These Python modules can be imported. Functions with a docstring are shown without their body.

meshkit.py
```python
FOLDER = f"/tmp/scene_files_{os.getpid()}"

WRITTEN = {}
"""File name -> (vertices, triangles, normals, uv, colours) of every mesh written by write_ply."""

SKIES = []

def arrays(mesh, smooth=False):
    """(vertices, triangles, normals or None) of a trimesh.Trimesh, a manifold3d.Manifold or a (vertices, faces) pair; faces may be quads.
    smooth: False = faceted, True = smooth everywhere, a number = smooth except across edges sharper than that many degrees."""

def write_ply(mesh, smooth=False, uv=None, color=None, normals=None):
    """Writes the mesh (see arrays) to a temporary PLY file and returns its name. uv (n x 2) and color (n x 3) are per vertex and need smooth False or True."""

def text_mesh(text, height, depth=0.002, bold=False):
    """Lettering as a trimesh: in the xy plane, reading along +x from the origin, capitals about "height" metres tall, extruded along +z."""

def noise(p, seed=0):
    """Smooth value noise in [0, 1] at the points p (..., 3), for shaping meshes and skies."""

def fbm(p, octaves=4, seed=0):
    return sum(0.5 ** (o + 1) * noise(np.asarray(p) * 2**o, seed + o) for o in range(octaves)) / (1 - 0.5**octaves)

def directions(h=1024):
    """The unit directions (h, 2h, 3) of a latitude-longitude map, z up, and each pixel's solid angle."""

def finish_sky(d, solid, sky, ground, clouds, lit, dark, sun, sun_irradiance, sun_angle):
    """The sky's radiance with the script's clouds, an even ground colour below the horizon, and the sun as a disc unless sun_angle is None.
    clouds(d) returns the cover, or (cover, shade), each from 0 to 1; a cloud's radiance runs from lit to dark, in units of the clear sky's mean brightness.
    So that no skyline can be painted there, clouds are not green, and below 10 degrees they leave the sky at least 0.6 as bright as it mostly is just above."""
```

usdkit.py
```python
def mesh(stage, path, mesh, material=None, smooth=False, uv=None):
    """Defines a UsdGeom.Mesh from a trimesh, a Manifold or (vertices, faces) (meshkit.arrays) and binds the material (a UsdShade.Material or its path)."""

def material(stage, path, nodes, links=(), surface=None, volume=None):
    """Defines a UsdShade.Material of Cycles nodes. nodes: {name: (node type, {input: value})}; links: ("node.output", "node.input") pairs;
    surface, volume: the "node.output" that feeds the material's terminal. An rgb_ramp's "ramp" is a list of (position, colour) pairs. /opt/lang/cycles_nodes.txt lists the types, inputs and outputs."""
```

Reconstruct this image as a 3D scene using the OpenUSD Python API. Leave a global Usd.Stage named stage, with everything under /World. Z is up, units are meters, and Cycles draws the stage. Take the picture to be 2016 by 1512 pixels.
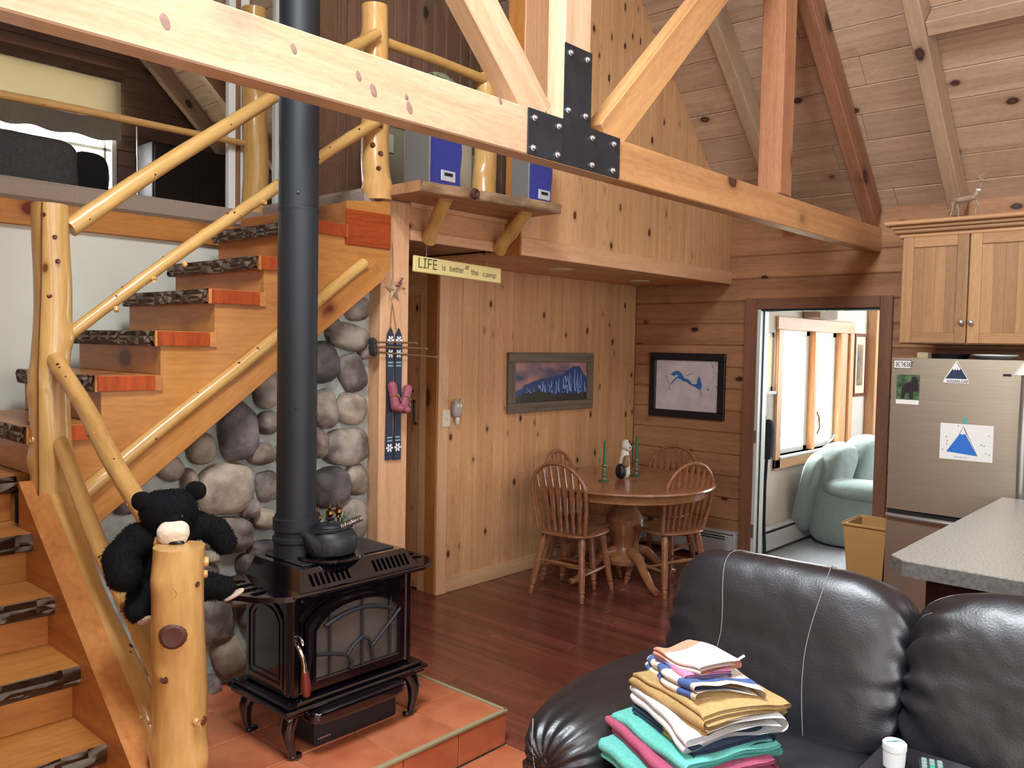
import math, random
import numpy as np, trimesh, manifold3d as m3
import usdkit, meshkit
from pxr import Usd, UsdGeom, UsdLux, Gf, Sdf, UsdShade, Vt

stage = Usd.Stage.CreateInMemory()
UsdGeom.SetStageUpAxis(stage, UsdGeom.Tokens.z); UsdGeom.SetStageMetersPerUnit(stage, 1.0)
UsdGeom.Xform.Define(stage, '/World')

# ---------------------------------------------------------------- camera, sky, lights, exposure
EXPOSURE = -0.15
cam = UsdGeom.Camera.Define(stage, '/World/camera')
cam.CreateHorizontalApertureAttr(36.0); cam.CreateVerticalApertureAttr(27.0)
cam.CreateFocalLengthAttr(29.6194); cam.CreateFStopAttr(0.0); cam.CreateExposureAttr(EXPOSURE)
CAM = np.array([0.0, 0.0, 1.72])
RT, DN, FW = np.array([0.66862, -0.74336, 0.01888]), np.array([-0.02151, -0.04471, -0.99877]), np.array([0.74329, 0.66739, -0.04588])
_m = np.eye(4); _m[0, :3] = RT; _m[1, :3] = -DN; _m[2, :3] = -FW; _m[3, :3] = CAM
cam.AddTransformOp().Set(Gf.Matrix4d(*_m.ravel().tolist()))

sky = UsdLux.DomeLight.Define(stage, '/World/sky')
sky.CreateIntensityAttr(24.0); sky.CreateColorAttr(Gf.Vec3f(0.93, 0.97, 1.0))

def area_light(name, pos, to, w, h, power, color):
    """daylight entering at a window opening of the room: a rectangle the size of that window"""
    l = UsdLux.RectLight.Define(stage, '/World/' + name)
    l.CreateWidthAttr(w); l.CreateHeightAttr(h); l.CreateIntensityAttr(power); l.CreateColorAttr(Gf.Vec3f(*color))
    z = np.array(pos, float) - np.array(to, float); z /= np.linalg.norm(z)
    x = np.cross([0, 0, 1.0], z); x /= np.linalg.norm(x); y = np.cross(z, x)
    m = np.eye(4); m[0, :3], m[1, :3], m[2, :3], m[3, :3] = x, y, z, pos
    l.AddTransformOp().Set(Gf.Matrix4d(*m.ravel().tolist()))
    return l

DAY = (0.86, 0.94, 1.0)
area_light('daylight_gable', (1.1, -2.75, 2.35), (1.1, 0, 2.35), 2.8, 2.6, 7.5, DAY)      # the glazed gable behind the camera
area_light('daylight_side', (-0.84, -0.6, 1.75), (0, -0.6, 1.75), 1.5, 1.3, 6.0, DAY)       # side window at the camera's left
area_light('daylight_kitchen', (4.4, -2.75, 2.2), (4.4, 0, 2.2), 2.4, 2.4, 3.0, DAY)
area_light('daylight_skylight', (0.80, 1.30, 4.24), (1.49, 1.30, 3.52), 1.1, 1.0, 72.0, DAY)      # skylight in the left roof slope, above the picture       # kitchen end of the glazed gable
area_light('daylight_sunroom', (9.42, 1.6, 1.5), (6, 1.9, 1.3), 2.2, 1.3, 14.0, DAY)        # the sunroom's other windows
area_light('daylight_loft', (1.2, 9.2, 4.0), (1.2, 0, 3.2), 1.2, 1.1, 8.0, DAY)             # second loft window in the far gable

# ---------------------------------------------------------------- helpers
rng = np.random.default_rng(7)
_used, _loc = {}, {'/World': np.zeros(3)}

def path_of(name, parent='/World'):
    key = (parent, name); n = _used.get(key, 0); _used[key] = n + 1
    return f'{parent}/{name}' + (f'_{n:03d}' if n else '')

def tag(prim, label=None, cat=None, group=None, kind=None):
    for k, v in (('label', label), ('category', cat), ('group', group), ('kind', kind)):
        if v: prim.SetCustomDataByKey(k, v)
    return prim

def thing(name, label=None, cat=None, loc=(0, 0, 0), group=None, kind=None):
    p = path_of(name); x = UsdGeom.Xform.Define(stage, p); loc = np.array(loc, float)
    x.AddTransformOp().Set(Gf.Matrix4d(1).SetTranslate(Gf.Vec3d(*loc.tolist())))
    _loc[p] = loc; tag(x.GetPrim(), label, cat, group, kind)
    return p

def struct(name, loc=(0, 0, 0)): return thing(name, loc=loc, kind='structure')

def obj(name, mesh, mat, parent='/World', M=None, smooth=False, label=None, cat=None, group=None, kind=None):
    """one Mesh prim; M (4x4, columns) places its local frame in world space; children of a part keep their part's frame offset"""
    p = path_of(name, parent)
    g = usdkit.mesh(stage, p, mesh, MAT[mat] if isinstance(mat, str) else mat, smooth)
    T = np.eye(4) if M is None else np.array(M, float)
    if parent == '/World': off = np.zeros(3)
    else: off = _loc[parent]
    L = T.copy(); L[:3, 3] -= off
    base = _part_inv.get(parent)
    if base is not None: L = base @ T
    g.AddTransformOp().Set(Gf.Matrix4d(*L.T.ravel().tolist()))
    _loc[p] = np.zeros(3); _part_inv[p] = np.linalg.inv(T)
    tag(g.GetPrim(), label, cat, group, kind)
    return p
_part_inv = {}

def sub(name, mesh, mat, part, M=None, smooth=False, label=None, kind=None):
    return obj(name, mesh, mat, part, M, smooth, label, kind=kind)

def frame(o, x, y=None):
    x = np.array(x, float); x /= np.linalg.norm(x)
    if y is None: y = [0, 0, 1.0] if abs(x[2]) < 0.95 else [0, 1.0, 0]
    y = np.array(y, float); y -= x * (y @ x); y /= np.linalg.norm(y)
    M = np.eye(4); M[:3, 0], M[:3, 1], M[:3, 2], M[:3, 3] = x, y, np.cross(x, y), o
    return M

def _cb():
    v = []
    for s in np.ndindex(2, 2, 2):
        for a in range(3): v.append([(1 if s[k] else -1) * (1.0 if k == a else 0.9) for k in range(3)])
    v = np.array(v); h = trimesh.Trimesh(v, process=False).convex_hull
    idx = [int(np.argmin(np.linalg.norm(v - q, axis=1))) for q in h.vertices]
    sg = np.sign(v[idx]); out = np.abs(v[idx]) > 0.95
    return sg, out, np.array(h.faces)
_SG, _OUT, _CF = _cb()

def cbox(L, W, T, b=0.003):
    b = min(b, 0.45 * min(L, W, T)); h = np.array([L, W, T]) / 2
    return _SG * np.where(_OUT, h, h - b), _CF

def board(name, c, xdir, ydir, L, W, T, mat, parent='/World', b=0.003, **k):
    return obj(name, cbox(L, W, T, b), mat, parent, frame(c, xdir, ydir), **k)

def bx(name, lo, hi, mat, parent='/World', axis='x', b=0.003, **k):
    """axis-aligned bevelled box between two corners, its grain along axis"""
    lo, hi = np.minimum(lo, hi), np.maximum(lo, hi); c, d = (lo + hi) / 2, hi - lo
    i = 'xyz'.index(axis); j = (i + 1) % 3; e = np.eye(3)
    return obj(name, cbox(d[i], d[j], d[(i + 2) % 3], b), mat, parent, frame(c, e[i], e[j]), **k)

def bar(name, p, q, w, h, mat, parent='/World', up=(0, 0, 1), b=0.004, **k):
    p, q = np.array(p, float), np.array(q, float); M = frame((p + q) / 2, q - p, up)
    return obj(name, cbox(np.linalg.norm(q - p), h, w, b), mat, parent, M, **k)

def tube(pts, r, n=12, cap=True):
    p = np.asarray(pts, float); r = np.broadcast_to(r, (len(p),)).astype(float)
    t = np.gradient(p, axis=0); t /= np.linalg.norm(t, axis=1, keepdims=True) + 1e-12
    a = np.zeros_like(t); ref = np.array([0, 0, 1.0]) if abs(t[0, 2]) < 0.9 else np.array([1.0, 0, 0])
    for i in range(len(p)):
        v = (ref if i == 0 else a[i - 1]); v = v - t[i] * (v @ t[i]); a[i] = v / (np.linalg.norm(v) + 1e-12)
    b = np.cross(t, a); an = np.arange(n) * 2 * np.pi / n
    v = (p[:, None] + r[:, None, None] * (np.cos(an)[None, :, None] * a[:, None] + np.sin(an)[None, :, None] * b[:, None])).reshape(-1, 3)
    i, j = np.meshgrid(np.arange(len(p) - 1), np.arange(n), indexing='ij')
    q = np.stack([i * n + j, i * n + (j + 1) % n, (i + 1) * n + (j + 1) % n, (i + 1) * n + j], -1).reshape(-1, 4)
    f = np.vstack([q[:, [0, 1, 2]], q[:, [0, 2, 3]]])
    if cap:
        v = np.vstack([v, p[0], p[-1]]); c0, c1 = len(v) - 2, len(v) - 1; k = np.arange(n); e = (len(p) - 1) * n
        f = np.vstack([f, np.stack([np.full(n, c0), (k + 1) % n, k], 1), np.stack([np.full(n, c1), e + k, e + (k + 1) % n], 1)])
    return trimesh.Trimesh(v, f, process=False)

def wire(name, pts, r, mat, parent='/World', n=8, **k):
    pts = np.asarray(pts, float); c = pts.mean(0); M = np.eye(4); M[:3, 3] = c
    return obj(name, tube(pts - c, r, n), mat, parent, M, smooth=50, **k)

def lathe(prof, n=24, cap=True):
    prof = np.asarray(prof, float); an = np.arange(n) * 2 * np.pi / n
    v = np.stack([prof[:, None, 0] * np.cos(an), prof[:, None, 0] * np.sin(an), np.broadcast_to(prof[:, None, 1], (len(prof), n))], -1).reshape(-1, 3)
    i, j = np.meshgrid(np.arange(len(prof) - 1), np.arange(n), indexing='ij')
    q = np.stack([i * n + j, i * n + (j + 1) % n, (i + 1) * n + (j + 1) % n, (i + 1) * n + j], -1).reshape(-1, 4)
    f = np.vstack([q[:, [0, 1, 2]], q[:, [0, 2, 3]]])
    if cap:
        v = np.vstack([v, [0, 0, prof[0, 1]], [0, 0, prof[-1, 1]]]); k = np.arange(n); e = (len(prof) - 1) * n
        f = np.vstack([f, np.stack([np.full(n, len(v) - 2), (k + 1) % n, k], 1), np.stack([np.full(n, len(v) - 1), e + k, e + (k + 1) % n], 1)])
    return trimesh.Trimesh(v, f, process=False)

def turn(name, prof, loc, mat, parent='/World', n=24, axis=(0, 0, 1), smooth=35, **k):
    axis = np.array(axis, float); axis /= np.linalg.norm(axis)
    y = np.array([1.0, 0, 0]) if abs(axis[0]) < 0.9 else np.array([0, 1.0, 0])
    F = frame(loc, axis, y); M = np.eye(4); M[:3, 0], M[:3, 1], M[:3, 2], M[:3, 3] = F[:3, 1], F[:3, 2], F[:3, 0], loc
    return obj(name, lathe(prof, n), mat, parent, M, smooth=smooth, **k)

def prism(poly, depth):
    import shapely.geometry as sg
    g = poly if hasattr(poly, 'geom_type') else sg.Polygon(poly)
    m = trimesh.creation.extrude_polygon(g, depth, engine='earcut')
    return m

def flat(name, poly, depth, M, mat, parent, **k): return obj(name, prism(poly, depth), mat, parent, M, **k)

def text(name, s, h, M, mat, parent, depth=0.0012, bold=False, center=True, sx=1.0, **k):
    m = meshkit.text_mesh(s, h, depth, bold); v = np.array(m.vertices)
    if center: v[:, 0] -= (v[:, 0].min() + v[:, 0].max()) / 2; v[:, 1] -= h / 2
    v[:, 0] *= sx
    return obj(name, (v, np.array(m.faces)), mat, parent, M, **k)

def puff(L, W, H, e=4.0, sub=5, amp=0.0, fr=6.0, seed=0, stretch=(1, 1, 1)):
    """a stuffed box: superquadric with uneven stuffing"""
    m = trimesh.creation.box((2, 2, 2))
    for _ in range(sub): m = m.subdivide()
    p = np.array(m.vertices); p = np.sign(p) * np.abs(np.sin(p * np.pi / 2)) ** 0.9 if False else p
    n = (np.abs(p) ** e).sum(1) ** (1 / e); p = p / n[:, None]
    v = p * np.array([L, W, H]) / 2
    if amp:
        nr = p / np.linalg.norm(p, axis=1, keepdims=True)
        v = v + nr * ((meshkit.fbm(v * fr * np.array(stretch) + seed * 7.3, 3, seed) - 0.5) * 2 * amp)[:, None]
    return trimesh.Trimesh(v, np.array(m.faces), process=False)

def log_mesh(L, r0, r1, bend=0.0, wob=0.06, knots=6, seed=0, n=20, seg=48, flare=0.0):
    """a peeled log along local x: tapering, a little crooked, with branch stubs swelling out of it"""
    g = np.random.default_rng(seed); x = np.linspace(-L / 2, L / 2, seg); t = np.linspace(0, 1, seg)
    an = np.arange(n) * 2 * np.pi / n
    r = (r0 + (r1 - r0) * t)[:, None] * np.ones(n)
    P = np.stack([x[:, None] * 6 + 0 * an, np.cos(an) * 0.9 + 0 * x[:, None], np.sin(an) * 0.9 + 0 * x[:, None]], -1)
    r = r * (1 + wob * (meshkit.fbm(P + seed * 3.1, 3, seed) - 0.5) * 2)
    for _ in range(knots):
        kx, ka, ks = g.uniform(-0.46, 0.46) * L, g.uniform(0, 2 * np.pi), g.uniform(0.8, 1.6) * (r0 + r1) / 2 * 0.42
        da = np.abs((an - ka + np.pi) % (2 * np.pi) - np.pi) * (r0 + r1) / 2
        d2 = ((x[:, None] - kx) ** 2 + da[None] ** 2) / ks ** 2
        r = r + 0.28 * ks * np.exp(-d2 * 1.2)
    cy = bend * np.sin(np.pi * t) + 0.12 * r0 * np.sin(t * 9 + seed); cz = bend * 0.4 * np.sin(np.pi * t * 1.7 + seed) + 0.1 * r0 * np.cos(t * 11 + seed)
    v = np.stack([x[:, None] + 0 * an, cy[:, None] + r * np.cos(an), cz[:, None] + r * np.sin(an)], -1).reshape(-1, 3)
    i, j = np.meshgrid(np.arange(seg - 1), np.arange(n), indexing='ij')
    q = np.stack([i * n + j, i * n + (j + 1) % n, (i + 1) * n + (j + 1) % n, (i + 1) * n + j], -1).reshape(-1, 4)
    f = np.vstack([q[:, [0, 1, 2]], q[:, [0, 2, 3]]]); k = np.arange(n); e = (seg - 1) * n
    v = np.vstack([v, v[:n].mean(0), v[e:e + n].mean(0)])
    f = np.vstack([f, np.stack([np.full(n, len(v) - 2), (k + 1) % n, k], 1), np.stack([np.full(n, len(v) - 1), e + k, e + (k + 1) % n], 1)])
    return trimesh.Trimesh(v, f, process=False)

def log(name, p, q, r0, r1, mat, parent='/World', stubs=0, **k):
    p, q = np.array(p, float), np.array(q, float); kk = {a: k.pop(a) for a in list(k) if a in ('bend', 'wob', 'knots', 'seed', 'n', 'seg')}
    me = log_mesh(np.linalg.norm(q - p), r0, r1, **kk); M = frame((p + q) / 2, q - p); o = obj(name, me, mat, parent, M, smooth=60, **k)
    n = kk.get('n', 20); seg = kk.get('seg', 48); V = np.array(me.vertices)[:n * seg].reshape(seg, n, 3); g = np.random.default_rng(kk.get('seed', 0) + 99); done = 0
    for _ in range(stubs * 6):   # small dark branch knots on the side one can see
        i, j = int(g.integers(2, seg - 2)), int(g.integers(n)); c = V[i].mean(0); d = V[i, j] - c; w, wd = (M @ np.r_[V[i, j], 1])[:3], M[:3, :3] @ d
        wd /= np.linalg.norm(wd)
        if wd @ (CAM - w) / np.linalg.norm(CAM - w) < 0.15 or done >= stubs: continue
        done += 1; r = g.uniform(0.09, 0.2) * (r0 + r1) / 2
        knot_stub(w - wd * r * .25, wd + [0, 0, g.uniform(-.3, .5)], r, g.choice(['knot_dark', 'peeled_log', 'knot_brown']), o if parent != '/World' else o, 'knot', g.uniform(.3, .8))
    return o

def knot_stub(p, d, r, mat, parent, name='knot', h=0.4):
    """a cut branch stub standing a little proud of a log"""
    d = np.array(d, float); d /= np.linalg.norm(d)
    turn(name, [(r * 1.25, -0.6 * r), (r * 1.12, 0), (r, 0.5 * h * r), (r * 0.85, h * r), (r * 0.4, 0.8 * h * r), (0.02 * r, 0.7 * h * r)], p, mat, parent, 14, d)

def blob(spheres, bones, edge=0.012, it=8):
    """one smooth body from hulls of sphere pairs"""
    S = [m3.Manifold.sphere(r, 24).translate(c) for c, r in spheres]
    parts = [m3.Manifold.batch_hull([S[i] for i in b]) for b in bones]
    M = m3.Manifold.batch_boolean(parts, m3.OpType.Add).refine_to_length(edge).to_mesh()
    m = trimesh.Trimesh(M.vert_properties[:, :3], M.tri_verts); m.merge_vertices()
    trimesh.smoothing.filter_taubin(m, 0.5, 0.53, it)
    return m

# ---------------------------------------------------------------- materials
MAT = {}
UsdGeom.Scope.Define(stage, '/World/Looks')

def hx(s):
    c = np.array([int(s[i:i + 2], 16) for i in (0, 2, 4)]) / 255.0
    return tuple(np.where(c <= 0.04045, c / 12.92, ((c + 0.055) / 1.055) ** 2.4).tolist())

def mat(name, nodes, links, surface): MAT[name] = usdkit.material(stage, '/World/Looks/' + name, nodes, links, surface)

def plain(name, color, rough=0.5, metal=0.0, **k):
    mat(name, {'p': ('principled_bsdf', {'base_color': hx(color), 'roughness': rough, 'metallic': metal, **k})}, [], 'p.BSDF')

def noisy(name, c1, c2, scale=8.0, rough=0.6, bump=0.0, metal=0.0, detail=4.0, stretch=(1, 1, 1), vary=0.0, bdist=0.01, bscale=None, lo=0.3, hi=0.7, **k):
    n = {'tc': ('texture_coordinate', {}), 'oi': ('object_info', {}),
         'r': ('math', {'math_type': 'multiply', 'value2': 61.7}), 'c': ('combine_xyz', {}), 'add': ('vector_math', {'math_type': 'add'}),
         'mp': ('mapping', {'scale': stretch}), 'no': ('noise_texture', {'scale': scale, 'detail': detail, 'roughness': 0.55}),
         'ra': ('rgb_ramp', {'ramp': [(lo, hx(c1)), (hi, hx(c2))]}), 'mr': ('map_range', {'to_min': 1 - vary, 'to_max': 1 + vary}), 'h': ('hsv', {}),
         'p': ('principled_bsdf', {'roughness': rough, 'metallic': metal, **k})}
    l = [('oi.random', 'r.value1'), ('r.value', 'c.x'), ('r.value', 'c.z'), ('tc.object', 'add.vector1'), ('c.vector', 'add.vector2'), ('add.vector', 'mp.vector'), ('mp.vector', 'no.vector'),
         ('no.fac', 'ra.fac'), ('oi.random', 'mr.value'), ('mr.result', 'h.value'), ('ra.color', 'h.color'), ('h.color', 'p.base_color')]
    if bump:
        n['b'] = ('bump', {'strength': bump, 'distance': bdist})
        if bscale:
            n['nb'] = ('noise_texture', {'scale': bscale, 'detail': 3.0}); l += [('mp.vector', 'nb.vector'), ('nb.fac', 'b.height')]
        else: l += [('no.fac', 'b.height')]
        l += [('b.normal', 'p.normal')]
    mat(name, n, l, 'p.BSDF')

def wood(name, light, dark, knot='3a1d10', kscale=7.0, ksize=0.13, vary=0.10, rough=0.45, grain=16.0, gx=0.05, coat=0.0, rings=0.35, hue=0.004, sat=0.90, kstretch=0.6, spec=0.4):
    """boards with the grain along local x: streaks, slow tone drift and round dark knots; every board is different"""
    n = {'tc': ('texture_coordinate', {}), 'oi': ('object_info', {}),
         'r1': ('math', {'math_type': 'multiply', 'value2': 37.3}), 'r2': ('math', {'math_type': 'multiply', 'value2': 91.9}), 'c': ('combine_xyz', {}), 'add': ('vector_math', {'math_type': 'add'}),
         'm1': ('mapping', {'scale': (gx, 1, 1)}), 'g1': ('noise_texture', {'scale': grain, 'detail': 5.0, 'roughness': 0.6, 'distortion': 0.6}),
         'm2': ('mapping', {'scale': (gx * 4, 1, 1)}), 'g2': ('noise_texture', {'scale': grain * 6, 'detail': 3.0, 'roughness': 0.6}),
         'mx': ('mix_float', {'fac': rings}), 'ra': ('rgb_ramp', {'ramp': [(0.30, hx(dark)), (0.62, hx(light)), (0.85, tuple(min(1, a * 1.08) for a in hx(light)))]}),
         'mk': ('mapping', {'scale': (kstretch, 1, 1)}), 'dn': ('noise_texture', {'scale': 22.0, 'detail': 2.0}), 'vk': ('voronoi_texture', {'scale': kscale, 'randomness': 1.0}),
         'dd': ('math', {'math_type': 'multiply_add', 'value2': 0.07, 'value3': -0.035}), 'ds': ('math', {'math_type': 'add'}),
         'kr': ('rgb_ramp', {'ramp': [(0.0, (0.75,) * 3), (ksize * 0.45, (0.95,) * 3), (ksize * 0.8, (1.0,) * 3), (ksize * 1.0, (0.55,) * 3), (ksize * 1.35, (0.18,) * 3), (ksize * 2.2, (0.0,) * 3)]}),
         'kb': ('rgb_to_bw', {}), 'mc': ('mix_color', {'b': hx(knot)}),
         'mr': ('map_range', {'to_min': 1 - vary, 'to_max': 1 + vary}), 'wn': ('white_noise_texture', {'dimensions': '1D'}), 'mh': ('map_range', {'to_min': 0.5 - hue, 'to_max': 0.5 + hue}), 'h': ('hsv', {'saturation': sat}),
         'b': ('bump', {'strength': 0.12, 'distance': 0.003}),
         'p': ('principled_bsdf', {'roughness': rough, 'specular_ior_level': spec, 'coat_weight': coat, 'coat_roughness': 0.12})}
    l = [('oi.random', 'r1.value1'), ('oi.random', 'r2.value1'), ('r1.value', 'c.x'), ('r2.value', 'c.y'), ('r1.value', 'c.z'), ('tc.object', 'add.vector1'), ('c.vector', 'add.vector2'),
         ('add.vector', 'm1.vector'), ('m1.vector', 'g1.vector'), ('add.vector', 'm2.vector'), ('m2.vector', 'g2.vector'), ('g1.fac', 'mx.a'), ('g2.fac', 'mx.b'), ('mx.result', 'ra.fac'),
         ('add.vector', 'mk.vector'), ('mk.vector', 'vk.vector'), ('add.vector', 'dn.vector'), ('dn.fac', 'dd.value1'), ('vk.distance', 'ds.value1'), ('dd.value', 'ds.value2'), ('ds.value', 'kr.fac'), ('kr.color', 'kb.color'),
         ('kb.val', 'mc.fac'), ('ra.color', 'mc.a'), ('mc.result', 'h.color'), ('oi.random', 'mr.value'), ('mr.result', 'h.value'), ('oi.random', 'wn.w'), ('wn.value', 'mh.value'), ('mh.result', 'h.hue'),
         ('h.color', 'p.base_color'), ('mx.result', 'b.height'), ('b.normal', 'p.normal')]
    mat(name, n, l, 'p.BSDF')

wood('pine_wall', 'd49c60', 'b47a46', '4a2210', 8.0, 0.115, 0.07, 0.5, spec=0.25)
wood('pine_fascia', 'd6a167', 'ba8450', '4a2210', 8.0, 0.12, 0.06, 0.5, spec=0.25)
wood('pine_log_wall', 'ae794b', '885633', '2e140c', 5.6, 0.11, 0.07, 0.5, grain=9.0, spec=0.25)
wood('pine_roof', 'b99678', '977456', '40261c', 4.8, 0.11, 0.09, 0.6, spec=0.2)
wood('pine_rafter', 'b39273', '957558', '40261c', 4.0, 0.12, 0.06, 0.5, spec=0.2)
wood('pine_truss_red', 'b5764a', '935834', '4a2414', 4.0, 0.13, 0.04, 0.42, spec=0.25)
wood('pine_truss', 'cca680', 'ae885f', '5a3a4a', 2.6, 0.13, 0.03, 0.4, coat=0.25, kstretch=0.8, hue=0.002)
wood('pine_truss_amber', 'd0954f', 'ab7036', '4a2414', 2.8, 0.12, 0.05, 0.42, coat=0.2, kstretch=0.8, hue=0.002)
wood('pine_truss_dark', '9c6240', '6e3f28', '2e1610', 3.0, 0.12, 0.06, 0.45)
wood('pine_trim', 'dba671', 'be8653', '5a2c16', 3.0, 0.08, 0.06, 0.45)
wood('amber_pine', 'bd7f42', '965b2b', '5e1c12', 3.4, 0.13, 0.08, 0.38, coat=0.12, grain=10.0, sat=1.0, spec=0.25)
wood('end_grain', 'a84c22', '80341a', '5e1c12', 3.0, 0.05, 0.12, 0.5, grain=26.0, sat=1.0, spec=0.12)
wood('peeled_log', 'cda263', 'a87c42', '6a3c1a', 5.5, 0.07, 0.06, 0.3, coat=0.3, grain=9.0, sat=1.0, spec=0.3)
wood('door_casing', '8c5c3c', '6c4229', '33180e', 3.0, 0.07, 0.05, 0.5)
wood('cherry_floor', '7c3a25', '552114', '34120c', 2.0, 0.0, 0.28, 0.26, coat=0.3, grain=22.0, hue=0.006)
wood('oak_chair', 'a06232', '784320', '4a2010', 3.0, 0.0, 0.05, 0.35, coat=0.4, grain=24.0, gx=0.08)
wood('oak_table', 'a86c3a', '864e26', '4a2010', 3.0, 0.0, 0.03, 0.28, coat=0.5, grain=20.0, gx=0.08)
wood('maple_cabinet', 'b28450', '946740', '6a4020', 2.0, 0.05, 0.20, 0.45, grain=14.0, spec=0.25)
wood('grey_barnwood', '7c6a58', '54473c', '2c221c', 3.0, 0.08, 0.08, 0.7, grain=30.0)
wood('slab_shelf', 'b98452', '87572f', '3c2010', 2.5, 0.12, 0.05, 0.5)
wood('wine_panel', '5a2a20', '421b15', '2a0e0a', 2.0, 0.0, 0.08, 0.4)
wood('dark_plank', '8a6144', '674630', '33201a', 4.0, 0.11, 0.08, 0.6)
wood('far_log_wall', '6e5040', '54392d', '2a1a14', 4.0, 0.11, 0.10, 0.6)
noisy('bark', '594a40', '77614f', 9.0, 0.65, 0.3, vary=0.18, bdist=0.008, stretch=(0.35, 0.35, 1), detail=5.0)
noisy('bark_edge', '6a5440', 'b8916a', 12.0, 0.55, 0.8, vary=0.1, bdist=0.012, stretch=(0.4, 1, 1))
plain('knot_dark', '5a3018', 0.5)
plain('knot_purple', '8f6e62', 0.5)
plain('knot_brown', '4a2618', 0.6)
noisy('terracotta', 'b5603f', 'd08058', 5.0, 0.42, 0.05, vary=0.07, coat_weight=0.15)
noisy('grout', '9c8a70', 'b4a388', 40.0, 0.85)
plain('edge_strip', 'a29a76', 0.4)
noisy('mortar', '8d928b', 'b3b6ac', 14.0, 0.9, 0.6, bdist=0.02, detail=6.0)
noisy('river_stone', '544a44', '9a8c80', 7.0, 0.62, 0.4, lo=.40, hi=.62, vary=0.28, bdist=0.01, detail=7.0, bscale=22.0)
noisy('river_stone_warm', '6a5a4e', 'a69684', 6.0, 0.62, 0.4, lo=.40, hi=.62, vary=0.22, bdist=0.01, detail=7.0, bscale=22.0)
noisy('river_stone_dark', '453f40', '746a68', 6.0, 0.6, 0.4, lo=.40, hi=.62, vary=0.2, bdist=0.01, detail=7.0, bscale=22.0)
plain('matte_black', '1b1e22', 0.55)
plain('stove_pipe_black', '171b20', 0.55)
plain('stove_enamel', '0c0910', 0.10, coat_weight=1.0, coat_roughness=0.05)
plain('stove_top', '2b2a2c', 0.5)
noisy('cast_iron', '14181b', '22282b', 60.0, 0.5, 0.2, bdist=0.003)
noisy('steel_black', '15171b', '262a30', 5.0, 0.42, stretch=(1, 1, 1))
plain('bolt_steel', 'd8dcdf', 0.3, 0.9)
plain('chrome', 'd0cfcc', 0.15, 1.0)
plain('brass', '7d5c34', 0.3, 1.0)
plain('handle_red', '6a241a', 0.35, coat_weight=0.5)
mat('stove_glass', {'p': ('principled_bsdf', {'base_color': hx('6a6058'), 'roughness': 0.08, 'alpha': 0.28})}, [], 'p.BSDF')
noisy('firebrick', '3a332d', '6a5e52', 7.0, 0.9, 0.2)
noisy('leather', '13131a', '1b1a20', 30.0, 0.40, 0.22, bdist=0.003, bscale=160.0, specular_ior_level=1.0)
plain('stitch', '8d8984', 0.7)
plain('white_paint', 'd9d8d0', 0.6)
noisy('stair_wall_white', 'd3d3c4', 'dadacd', 2.0, 0.8)
plain('pale_wall', 'cfc6bd', 0.85)
plain('jamb_white', 'd5d8d0', 0.4)
plain('seal_green', '1f3a3a', 0.6)
noisy('carpet', '8c7a6a', 'a39182', 160.0, 0.95, 0.6, bdist=0.006)
noisy('carpet_grey', '8c9296', 'a4a9ab', 120.0, 0.95, 0.4, bdist=0.006)
plain('heater_white', 'c3c6c4', 0.4)
plain('slot_black', '101012', 0.7)
noisy('stainless', 'c4bba8', 'cfc6b4', 3.0, 0.44, metal=1.0, stretch=(1, 1, 40))
plain('stainless_trim', 'b4b3b0', 0.3, 0.8)
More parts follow.
